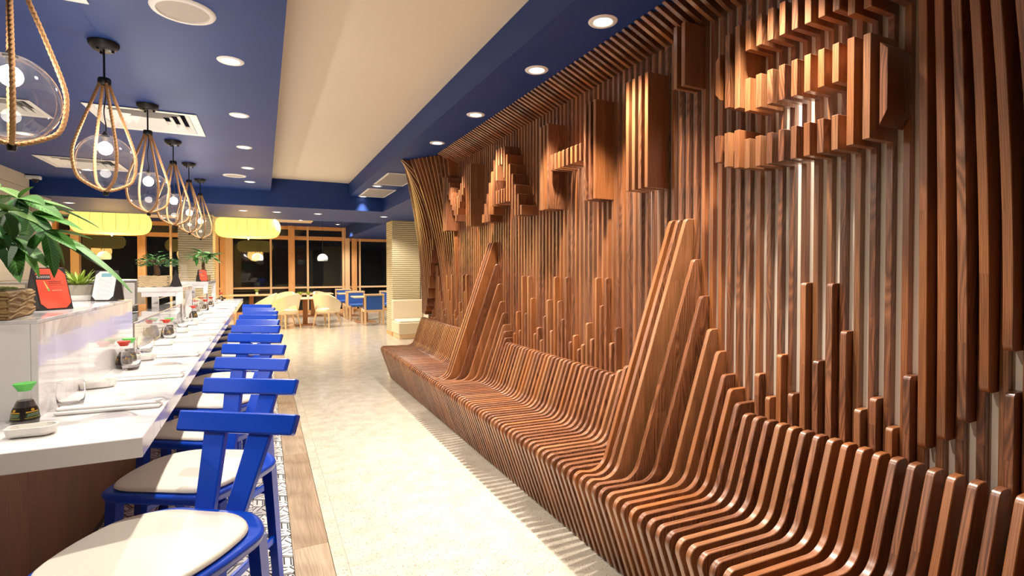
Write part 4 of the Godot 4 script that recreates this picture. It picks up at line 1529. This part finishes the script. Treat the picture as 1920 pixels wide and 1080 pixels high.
func menu_stand(at: Vector3, turn: float, red: bool, label: String, s := 1.0) -> void:
	var t := thing("menu_stand", label, "menu", at, turn)
	# two leaning boards joined at the top, a printed card on the front
	for sd in [-1, 1]:
		var b := MB.new()
		b.box(Vector3(-0.058, 0.0, -0.002), Vector3(0.058, 0.178, 0.002), 0.001)
		b.move(0, Transform3D(Basis(Vector3.RIGHT, -sd * 0.3).scaled(Vector3(s, s, s)), Vector3(0, 0.001, sd * 0.052 * s)))
		part(t, "board", b.mesh(), M.menu_black)
	for sx in [-1, 1]:
		var b := MB.new()
		var x0: float = sx * 0.057 * s
		for e in [0.0, 0.0025]:
			b.tri(Vector3(x0 - sx * e, 0.003, 0.05 * s), Vector3(x0 - sx * e, 0.003, -0.05 * s), Vector3(x0 - sx * e, 0.168 * s, 0), Vector3(sx if e == 0.0 else -sx, 0, 0), Vector3(sx if e == 0.0 else -sx, 0, 0), Vector3(sx if e == 0.0 else -sx, 0, 0))
		part(t, "gusset", b.mesh(), M.menu_black)
	var key := "menu_red_print" if red else "menu_white_print"
	if not M.has(key):
		tex(key, menu_image(red), Color(1, 1, 1), 0.5)
	var c := MB.new()
	var pl := [Vector2(-0.034, 0.006), Vector2(0.034, 0.006), Vector2(0.053, 0.028), Vector2(0.053, 0.148), Vector2(0.034, 0.172), Vector2(-0.034, 0.172), Vector2(-0.053, 0.148), Vector2(-0.053, 0.028)]
	for i in range(1, 7):
		var q := [pl[0], pl[i], pl[i + 1]]
		c.tri(Vector3(q[0].x, q[0].y, 0.0035), Vector3(q[1].x, q[1].y, 0.0035), Vector3(q[2].x, q[2].y, 0.0035), Vector3.BACK, Vector3.BACK, Vector3.BACK, Vector2(q[0].x / 0.106 + 0.5, 1 - q[0].y / 0.178), Vector2(q[1].x / 0.106 + 0.5, 1 - q[1].y / 0.178), Vector2(q[2].x / 0.106 + 0.5, 1 - q[2].y / 0.178))
	c.move(0, Transform3D(Basis(Vector3.RIGHT, -0.3).scaled(Vector3(s, s, s)), Vector3(0, 0.001, 0.052 * s)))
	part(t, "printed_card", c.mesh(), M[key])

func ledge_things() -> void:
	# long stone-look planter with a broad leaved plant
	var pc := Vector3(-0.90, LTOP, -2.5)
	var p := thing("stone_planter", "wavy brown stone planter box on the near end of the ledge", "planter", pc, deg_to_rad(6.0))
	var b := MB.new()
	b.box(Vector3(-0.09, 0.0, -0.17), Vector3(0.09, 0.1, 0.17), 0.006, 2)
	for i in b.v.size():
		var v := b.v[i]
		b.v[i] = v
	part(p, "trough", b.mesh(), M.stone_planter)
	for i in 5:
		var path := []
		for q in 19:
			var z := -0.17 + 0.34 * q / 18.0
			path.append(Vector3(0.0905, 0.012 + i * 0.019 + 0.006 * sin(z * 26.0 + i * 1.9), z))
		b = MB.new()
		b.tube(path, 0.0045, 6)
		part(p, "ridge", b.mesh(), M.stone_planter)
		path = []
		for q in 10:
			var x := -0.09 + 0.18 * q / 9.0
			path.append(Vector3(x, 0.012 + i * 0.019 + 0.006 * sin(x * 26.0 + i * 1.9), 0.1705))
		b = MB.new()
		b.tube(path, 0.0045, 6)
		part(p, "ridge", b.mesh(), M.stone_planter)
	part(p, "soil", bm(Vector3(-0.08, 0.08, -0.16), Vector3(0.08, 0.103, 0.16), 0.004), M.soil)
	for i in 14:
		b = MB.new()
		b.lathe([Vector2(0.02, 0), Vector2(0.014, 0.008), Vector2(0, 0.011)], Vector3.ZERO, 8)
		part(p, "moss_tuft", b.mesh(), M.moss, Vector3(rng.randf_range(-0.06, 0.06), 0.101, rng.randf_range(-0.15, 0.15)))
	var pl := thing("money_tree", "broad leaved green plant with braided trunk in the stone planter", "plant", pc + Vector3(-0.02, 0.1, 0.0))
	for i in 3:
		var path := []
		for q in 17:
			var s := q / 16.0
			path.append(Vector3(0.016 * cos(s * 8.0 + i * TAU / 3), -0.01 + s * 0.22, 0.016 * sin(s * 8.0 + i * TAU / 3)))
		b = MB.new()
		b.tube(path, 0.015, 8, 0, 0.0, 0.009)
		part(pl, "trunk", b.mesh(), M.bark)
	var mats := [M.leaf_green, M.leaf_dark, M.leaf_pale]
	# hubs where leaves fan out, given as picture directions at the plant's distance
	var hubs := [[Vector2(35, 372), -2.45], [Vector2(85, 432), -2.40], [Vector2(20, 445), -2.5], [Vector2(-30, 390), -2.55], [Vector2(60, 400), -2.62], [Vector2(5, 395), -2.3]]
	var hp := []
	for h in hubs:
		var e: Vector3 = at_z(h[0].x, h[0].y, h[1])
		hp.append(e)
		var s0 := pl.position + Vector3(0, 0.2, 0)
		b = MB.new()
		var path := []
		for q in 9:
			var s := q / 8.0
			path.append(s0.lerp(e, s) + Vector3(0, 0.06 * sin(PI * s), 0) - pl.position)
		b.tube(path, 0.005, 6, 0, 0.0, 0.0025)
		part(pl, "branch", b.mesh(), M.leaf_green)
	var leaves := [[0, 187, 427, -2.35, 0.05, 2], [0, 110, 412, -2.3, 0.05, 0], [0, 62, 350, -2.45, 0.045, 2], [0, -20, 350, -2.6, 0.05, 2], [0, 30, 430, -2.3, 0.05, 1],
		[1, 248, 548, -2.30, 0.062, 0], [1, 205, 512, -2.36, 0.06, 2], [1, 172, 448, -2.45, 0.035, 2], [1, 105, 520, -2.5, 0.045, 1], [1, 55, 480, -2.35, 0.05, 1],
		[2, 30, 530, -2.38, 0.055, 0], [2, 88, 503, -2.42, 0.05, 0], [2, 10, 500, -2.4, 0.05, 1], [2, 60, 470, -2.62, 0.06, 1], [2, -30, 470, -2.5, 0.06, 1],
		[3, 22, 368, -2.4, 0.05, 2], [3, -40, 440, -2.45, 0.06, 0], [3, 20, 470, -2.35, 0.06, 1], [3, 0, 345, -2.65, 0.045, 2],
		[4, 92, 460, -2.5, 0.055, 1], [4, 100, 418, -2.75, 0.045, 0], [4, 45, 455, -2.7, 0.055, 1], [4, 128, 405, -2.6, 0.045, 2],
		[5, -25, 420, -2.2, 0.05, 2], [5, 25, 450, -2.25, 0.06, 1], [5, 72, 420, -2.25, 0.05, 2], [0, 140, 395, -2.5, 0.04, 2], [1, 140, 470, -2.3, 0.045, 0], [1, 120, 498, -2.42, 0.04, 0], [2, 70, 520, -2.5, 0.045, 0], [4, 150, 432, -2.55, 0.04, 0], [0, 75, 385, -2.2, 0.045, 0], [5, 45, 395, -2.15, 0.045, 2], [2, 48, 440, -2.3, 0.05, 2]]
	for l in leaves:
		put_leaf(pl, hp[l[0]], at_z(l[1], l[2], l[3]), l[4] * 1.2, mats[l[5]], rng.randf_range(0.08, 0.2), rng.randf_range(-0.4, 0.4))
	menu_stand(Vector3(-0.855, LTOP, -2.92), deg_to_rad(46), true, "black table stand with a red printed menu card behind the planter", 1.08)
	menu_stand(Vector3(-0.80, LTOP, -3.62), deg_to_rad(-16), false, "black table stand with a white printed menu card on the ledge", 1.0)
	# succulent in a two tone pot
	var sp := thing("succulent_pot", "round grey and white pot with a spiky lime succulent on the ledge", "potted plant", Vector3(-0.945, LTOP, -3.69))
	b = MB.new()
	b.lathe([Vector2(0, 0), Vector2(0.055, 0.0), Vector2(0.064, 0.008), Vector2(0.067, 0.032)], Vector3.ZERO, 32)
	part(sp, "pot_base", b.mesh(), M.pot_white)
	b = MB.new()
	b.lathe([Vector2(0.067, 0.032), Vector2(0.068, 0.09), Vector2(0.062, 0.09), Vector2(0.06, 0.075), Vector2(0, 0.075)], Vector3.ZERO, 32)
	part(sp, "pot_wall", b.mesh(), M.pot_grey)
	for i in 34:
		var a := i * 2.4
		var r := 0.5 + 0.5 * (i / 34.0)
		var tip := sp.position + Vector3(cos(a) * 0.13 * r, 0.25 - 0.14 * r, sin(a) * 0.13 * r)
		put_leaf(sp, sp.position + Vector3(cos(a) * 0.012, 0.078, sin(a) * 0.012), tip, 0.017, M.leaf_lime, 0.2)
	# woven basket with a bonsai
	var bz := -6.1
	var bk := thing("woven_basket", "rectangular woven basket planter on the open ledge", "planter", Vector3(-0.97, 1.333, bz))
	part(bk, "liner", bm(Vector3(-0.105, 0.0, -0.08), Vector3(0.105, 0.105, 0.08), 0.004), M.soil)
	for i in 8:
		var path := []
		for q in 41:
			var s := q / 40.0 * 0.78
			var pt := Vector3.ZERO
			if s < 0.23: pt = Vector3(-0.115 + s, 0, 0.088)
			elif s < 0.39: pt = Vector3(0.115, 0, 0.088 - (s - 0.23) * 1.1)
			elif s < 0.62: pt = Vector3(0.115 - (s - 0.39), 0, -0.088)
			else: pt = Vector3(-0.115, 0, -0.088 + (s - 0.62) * 1.1)
			var wv := 1.0 + 0.03 * (1 if (q + i) % 2 else -1)
			path.append(Vector3(pt.x * wv, 0.008 + i * 0.0135 + 0.003 * sin(q * 1.3), pt.z * wv))
		b = MB.new()
		b.tube(path, 0.0072, 6)
		part(bk, "weave", b.mesh(), M.basket)
	var bo := thing("bonsai", "small bonsai with a thick trunk and dense round leaves in the woven basket", "plant", Vector3(-0.95, 1.436, bz))
	b = MB.new()
	b.tube([Vector3(-0.01, -0.01, 0), Vector3(0.0, 0.04, 0.0), Vector3(-0.008, 0.09, 0.004), Vector3(-0.012, 0.13, 0)], 0.032, 10, 0, 0.0, 0.016)
	part(bo, "trunk", b.mesh(), M.bark)
	for i in 7:
		var a := i * TAU / 7.0
		b = MB.new()
		b.tube([Vector3(-0.01, 0.1, 0), Vector3(cos(a) * 0.05, 0.15, sin(a) * 0.05), Vector3(cos(a) * 0.1, 0.17, sin(a) * 0.1)], 0.007, 6, 0, 0.0, 0.003)
		part(bo, "branch", b.mesh(), M.bark)
	for i in 190:
		var a := rng.randf() * TAU
		var r := sqrt(rng.randf()) * 0.15
		var base := bo.position + Vector3(cos(a) * r, 0.10 + rng.randf() * 0.15 * (1.0 - r * 4.0), sin(a) * r)
		put_leaf(bo, base, base + Vector3(cos(a + rng.randf() - 0.5), rng.randf_range(-0.4, 0.5), sin(a + rng.randf() - 0.5)) * 0.045, 0.026, [M.leaf_green, M.leaf_dark, M.leaf_dark][i % 3], 0.1)
	menu_stand(Vector3(-0.79, 1.333, -6.05), deg_to_rad(98), true, "black table stand turned edge on beside the woven basket", 0.95)
	# carafe
	var cf := thing("glass_carafe", "clear glass carafe with a flared neck on the open ledge", "carafe", Vector3(-0.77, 1.333, -6.45))
	b = MB.new()
	b.lathe([Vector2(0, 0), Vector2(0.045, 0), Vector2(0.05, 0.006), Vector2(0.052, 0.07), Vector2(0.034, 0.13), Vector2(0.027, 0.17), Vector2(0.036, 0.225)], Vector3.ZERO, 28)
	part(cf, "glass_body", b.mesh(), M.tumbler_glass)
	menu_stand(Vector3(-0.80, 1.333, -8.55), deg_to_rad(35), true, "small black stand with a red menu card on the far ledge", 1.0)
	# second broad leaved plant
	var q2 := Vector3(-0.82, 1.333, -8.95)
	var p2 := thing("wood_planter", "low brown planter box on the far open ledge", "planter", q2)
	part(p2, "trough", bm(Vector3(-0.085, 0, -0.12), Vector3(0.085, 0.085, 0.12), 0.005, 2), M.stone_planter)
	part(p2, "soil", bm(Vector3(-0.075, 0.07, -0.11), Vector3(0.075, 0.088, 0.11), 0.003), M.soil)
	var m2 := thing("money_tree", "smaller broad leaved green plant in the low brown planter", "plant", q2 + Vector3(0, 0.085, 0))
	for i in 3:
		var path := []
		for q in 13:
			var s := q / 12.0
			path.append(Vector3(0.014 * cos(s * 7.0 + i * TAU / 3), -0.008 + s * 0.2, 0.014 * sin(s * 7.0 + i * TAU / 3)))
		b = MB.new()
		b.tube(path, 0.014, 8, 0, 0.0, 0.008)
		part(m2, "trunk", b.mesh(), M.bark)
	for h in 5:
		var a := h * TAU / 5.0 + 0.4
		var hub := m2.position + Vector3(cos(a) * 0.09, 0.30 + 0.05 * sin(h * 2.3), sin(a) * 0.09)
		b = MB.new()
		b.tube([Vector3(0, 0.18, 0), (hub - m2.position) * Vector3(0.5, 0.95, 0.5), hub - m2.position], 0.005, 6, 0, 0.0, 0.003)
		part(m2, "branch", b.mesh(), M.leaf_green)
		for l in 7:
			var e := a + (l - 3) * 0.75
			put_leaf(m2, hub, hub + Vector3(cos(e) * 0.2, rng.randf_range(-0.14, 0.06), sin(e) * 0.2), 0.055, [M.leaf_green, M.leaf_dark, M.leaf_pale][l % 3], 0.25, rng.randf_range(-0.3, 0.3))

# ---------------------------------------------------------------- the dining hall furniture
func shell_chair() -> Node3D:
	var t := thing("shell_chair", "cream upholstered tub chair with open lower back", "chair", Vector3.ZERO, 0.0, "cream tub chairs around the pedestal table")
	var seat := rounded([Vector2(-0.23, 0.25), Vector2(0.23, 0.25), Vector2(0.25, -0.1), Vector2(0.14, -0.24), Vector2(-0.14, -0.24), Vector2(-0.25, -0.1)], 0.1, 4)
	var b := MB.new()
	b.plate(seat, 0.37, 0.47, 0.03, 0.015)
	b.move(0, Transform3D(Basis().scaled(Vector3(1.12, 1.0, 1.12)), Vector3.ZERO))
	part(t, "seat", b.mesh(), M.cream_shell)
	# wrap-round back: ring sector that rises from the arms to the back, with an opening above the seat
	b = MB.new()
	var n := 28
	var rows := []
	for i in n + 1:
		var a := lerpf(-125, 125, float(i) / n)
		var r := deg_to_rad(a)
		var w := cos(r * 0.72)
		var top := 0.58 + 0.30 * clampf(w, 0, 1)
		var bot := 0.40 + 0.19 * pow(clampf(cos(r * 1.3), 0, 1), 1.0) * (1.0 if absf(a) < 70 else 0.4)
		var dir := Vector3(sin(r), 0, -cos(r))
		var R := 0.305
		rows.append([dir * (R + 0.0) + Vector3(0, bot, 0), dir * (R + 0.055) + Vector3(0, top, 0), dir * (R + 0.01) + Vector3(0, top, 0), dir * (R - 0.045) + Vector3(0, bot, 0), dir])
	for i in n:
		var p: Array = rows[i]
		var q: Array = rows[i + 1]
		b.tri(p[0], q[0], q[1], p[4], q[4], q[4])
		b.tri(p[0], q[1], p[1], p[4], q[4], p[4])
		b.tri(p[3], q[3], q[2], -p[4], -q[4], -q[4])
		b.tri(p[3], q[2], p[2], -p[4], -q[4], -p[4])
		b.quad(p[1], q[1], q[2], p[2], Vector3.UP)
		b.quad(p[0], q[0], q[3], p[3], Vector3.DOWN)
	for e in [0, n]:
		b.quad(rows[e][0], rows[e][1], rows[e][2], rows[e][3], Vector3(0, 0, 1))
	part(t, "backrest", b.mesh(), M.cream_shell)
	for sx in [-1, 1]:
		for sz in [-1, 1]:
			b = MB.new()
			b.tube([Vector3(sx * 0.19, 0.39, sz * 0.18), Vector3(sx * 0.245, 0.0, sz * 0.255)], 0.024, 8, 0, 0.0, 0.015)
			part(t, "leg", b.mesh(), M.chair_wood)
	return t

func booth_chair() -> Node3D:
	var t := thing("booth_chair", "pale wood framed armchair with blue upholstery", "chair", Vector3.ZERO, 0.0, "blue armchairs beside the ribbed column")
	for sx in [-1, 1]:
		part(t, "leg", bm(Vector3(sx * 0.24 - 0.025, 0, -0.27), Vector3(sx * 0.24 + 0.025, 0.80, -0.22), 0.004), M.chair_wood)
		part(t, "leg", bm(Vector3(sx * 0.24 - 0.025, 0, 0.22), Vector3(sx * 0.24 + 0.025, 0.44, 0.27), 0.004), M.chair_wood)
		part(t, "side_rail", bm(Vector3(sx * 0.24 - 0.02, 0.36, -0.22), Vector3(sx * 0.24 + 0.02, 0.42, 0.22), 0.004, 2), M.chair_wood)
	part(t, "back_rail", bm(Vector3(-0.265, 0.80, -0.275), Vector3(0.265, 0.85, -0.2), 0.005, 0), M.chair_wood)
	part(t, "back_rail", bm(Vector3(-0.215, 0.36, -0.265), Vector3(0.215, 0.42, -0.225), 0.004, 0), M.chair_wood)
	part(t, "back_panel", bm(Vector3(-0.213, 0.42, -0.258), Vector3(0.213, 0.80, -0.205), 0.008), M.blue_upholstery)
	part(t, "seat", bm(Vector3(-0.213, 0.40, -0.2), Vector3(0.213, 0.48, 0.26), 0.02), M.blue_upholstery)
	return t

func pedestal_table(at: Vector3, sx: float, sz: float, label: String, round_top := false) -> Node3D:
	var t := thing("dining_table", label, "table", at)
	var b := MB.new()
	if round_top:
		b.lathe([Vector2(0, 0.71), Vector2(sx - 0.01, 0.71), Vector2(sx, 0.72), Vector2(sx, 0.735), Vector2(sx - 0.008, 0.742), Vector2(0, 0.742)], Vector3.ZERO, 36)
	else:
		b.box(Vector3(-sx, 0.71, -sz), Vector3(sx, 0.742, sz), 0.006, 0)
	part(t, "table_top", b.mesh(), M.chair_wood)
	part(t, "column", bm(Vector3(-0.06, 0.02, -0.06), Vector3(0.06, 0.71, 0.06), 0.006), M.bar_panel)
	part(t, "foot_plate", bm(Vector3(-0.27, 0.0, -0.27), Vector3(0.27, 0.02, 0.27), 0.004), M.bar_panel)
	return t

func table_plant(at: Vector3, label: String) -> void:
	var t := thing("table_plant", label, "plant", at, 0.0, "small plants on the dining tables")
	var b := MB.new()
	b.lathe([Vector2(0, 0), Vector2(0.035, 0), Vector2(0.04, 0.07), Vector2(0.034, 0.07), Vector2(0, 0.06)], Vector3.ZERO, 16)
	part(t, "pot", b.mesh(), M.pot_white)
	for i in 16:
		var a := i * 2.4
		put_leaf(t, at + Vector3(0, 0.06, 0), at + Vector3(cos(a) * 0.09, 0.19 - 0.004 * i, sin(a) * 0.09), 0.025, M.leaf_lime, 0.2)

func dining() -> void:
	var c := shell_chair()
	var tc := Vector3(1.0, 0, -15.0)
	pedestal_table(tc, 0.44, 0.44, "round pale wood pedestal table ringed by cream tub chairs", true)
	var spots := [[0.50, -14.38, 0.7], [1.50, -14.36, -0.75], [0.42, -15.8, 2.4], [1.62, -15.7, -2.3], [-0.05, -15.1, 1.5]]
	for i in spots.size():
		var at := Vector3(spots[i][0], 0, spots[i][1])
		var turn: float = PI + spots[i][2]
		if i == 0:
			c.position = at
			c.rotation.y = turn
		else: copy(c, at, turn, ["", "cream tub chair backing the aisle, on the armchair side of the round table", "cream tub chair on the window side of the round table, towards the yellow lantern", "cream tub chair on the window side of the round table, towards the blue armchairs", "cream tub chair at the lantern side, standing apart from the round table"][i])
	c.set_meta("label", "cream tub chair backing the aisle, on the bar side of the round table")
	table_plant(tc + Vector3(-0.12, 0.742, 0.05), "small spiky plant on the round table beside another")
	table_plant(tc + Vector3(0.08, 0.742, 0.02), "small spiky plant nearer the middle of the round table")
	for i in 4:
		var a := i * PI / 2 + 0.7
		var o := part(self, "place_napkin", bm(Vector3(-0.05, 0, -0.1), Vector3(0.05, 0.012, 0.1), 0.003), M.napkin, tc + Vector3(cos(a) * 0.28, 0.7422, sin(a) * 0.28))
		o.rotation.y = -a + PI / 2
		tag(o, "folded white napkin on the round table", "napkin", "napkins on the round table")
	pedestal_table(Vector3(-0.35, 0, -17.6), 0.6, 0.4, "pale wood table under the yellow lantern near the windows")
	pedestal_table(Vector3(1.42, 0, -17.8), 0.6, 0.4, "pale wood table near the windows behind the tub chairs")
	table_plant(Vector3(-0.2, 0.742, -17.5), "small spiky plant on the table near the windows")
	var bc := booth_chair()
	bc.position = Vector3(2.68, 0, -14.35)
	bc.rotation.y = PI
	bc.set_meta("label", "pale wood and blue armchair, first beyond the ribbed column")
	copy(bc, Vector3(2.52, 0, -15.95), 0.0, "pale wood and blue armchair, second beyond the ribbed column")
	copy(bc, Vector3(2.5, 0, -16.55), PI, "pale wood and blue armchair, third beyond the ribbed column")
	copy(bc, Vector3(2.45, 0, -18.2), 0.0, "pale wood and blue armchair standing at the corner window")
	copy(bc, Vector3(3.5, 0, -15.95), 0.0, "pale wood and blue armchair across the table from the aisle")
	pedestal_table(Vector3(2.62, 0, -15.13), 0.36, 0.34, "pale wood table between the blue armchairs next to the ribbed column")
	pedestal_table(Vector3(2.5, 0, -17.4), 0.36, 0.34, "pale wood table between the blue armchairs near the windows")
	var nc := copy(bc, Vector3(-1.0, 0, -15.2), PI * 0.9, "pale wood armchair with navy upholstery beyond the far end of the bar")
	for q in ["back_panel", "seat"]:
		(nc.get_node(q) as MeshInstance3D).material_override = M.navy_upholstery
	# corner banquette
	var bq := thing("corner_banquette", "cream upholstered corner banquette in front of the ribbed column", "banquette", Vector3(2.95, 0, -11.3))
	part(bq, "base", bm(Vector3(-0.33, 0, -0.34), Vector3(0.34, 0.1, 0.3), 0.004, 0), M.window_wood_pale)
	part(bq, "seat", bm(Vector3(-0.36, 0.1, -0.36), Vector3(0.34, 0.36, 0.34), 0.02), M.banquette_cream)
	part(bq, "seat_pad", bm(Vector3(-0.33, 0.36, -0.2), Vector3(0.33, 0.40, 0.32), 0.016), M.cream_leather)
	part(bq, "back", bm(Vector3(-0.36, 0.36, -0.36), Vector3(0.34, 0.82, -0.22), 0.02), M.banquette_cream)
	# silk lanterns
	for q in [[-0.33, -13.7, "large yellow oval silk lantern over the dining tables beside the ribbed column"], [-2.9, -13.5, "large yellow oval silk lantern seen behind the bar plants"], [-5.2, -15.5, "large yellow oval silk lantern by the far left windows"]]:
		var t := thing("silk_lantern", q[2], "lantern", Vector3(q[0], 2.5, q[1]))
		var prof := []
		for i in 17:
			var a := lerpf(-PI / 2, PI / 2, i / 16.0)
			prof.append(Vector2(0.48 + 0.22 * pow(maxf(0.0, cos(a)), 0.75), 0.235 * sin(a)))
		prof.push_front(Vector2(0.0, -0.235))
		prof.push_back(Vector2(0.0, 0.235))
		var b := MB.new()
		b.lathe(prof, Vector3.ZERO, 40)
		part(t, "shade", b.mesh(), M.lantern_silk_light)
		for k in 20:
			var a := TAU * k / 20
			var path := []
			for i in 11:
				var e := lerpf(-PI / 2, PI / 2, i / 10.0)
				var r := 0.48 + 0.22 * pow(maxf(0.0, cos(e)), 0.75) + 0.001
				path.append(Vector3(cos(a) * r, 0.236 * sin(e), sin(a) * r))
			b = MB.new()
			b.tube(path, 0.003, 5)
			part(t, "rib", b.mesh(), M.rope)
		b = MB.new()
		b.tube([Vector3(0, 0.23, 0), Vector3(0, 0.485, 0)], 0.006, 6)
		part(t, "cord", b.mesh(), M.black_metal)
		b = MB.new()
		b.lathe([Vector2(0, -0.29), Vector2(0.012, -0.28), Vector2(0.03, -0.24), Vector2(0, -0.235)], Vector3.ZERO, 12)
		part(t, "finial", b.mesh(), M.white_paint)
		for dz in [0.85]:
			var l := OmniLight3D.new()
			l.name = "lantern_light"
			l.position = Vector3(0, -0.34, 0)
			l.light_color = Color(1.0, 0.78, 0.42)
			l.light_energy = E_LANTERN
			l.light_size = 0.3
			l.omni_range = 30.0
			l.omni_attenuation = 2.0
			l.shadow_enabled = true
			t.add_child(l)
	# white dome pendants by the windows
	var d := thing("dome_pendant", "small pale blue white dome pendant in front of the hall windows", "pendant lamp", Vector3(-0.145, 0, -14.6), 0.0, "dome pendants by the windows")
	var b := MB.new()
	var prof := []
	for i in 12:
		var a := lerpf(-0.5, PI / 2, i / 11.0)
		prof.append(Vector2(0.135 * cos(a), 1.8 + 0.13 * sin(a)))
	b.lathe(prof, Vector3.ZERO, 24)
	mat("dome_enamel", srgb(196, 216, 238), 0.4)
	part(d, "shade", b.mesh(), M.dome_enamel)
	b = MB.new()
	b.tube([Vector3(0, 1.92, 0), Vector3(0, 2.984, 0)], 0.004, 6)
	part(d, "cord", b.mesh(), M.black_metal)
	b = MB.new()
	b.lathe([Vector2(0, 2.95), Vector2(0.05, 2.955), Vector2(0.06, 2.984)], Vector3.ZERO, 16)
	part(d, "canopy", b.mesh(), M.white_paint)
	d.set_meta("label", "small white dome pendant below the yellow lantern beside the column")
	copy(d, Vector3(1.42, 0, -14.62), 0.0, "small white dome pendant over the round table by the windows")
	copy(d, Vector3(-3.28, 0, -14.6), 0.0, "small white dome pendant behind the bar plants and the far lantern")
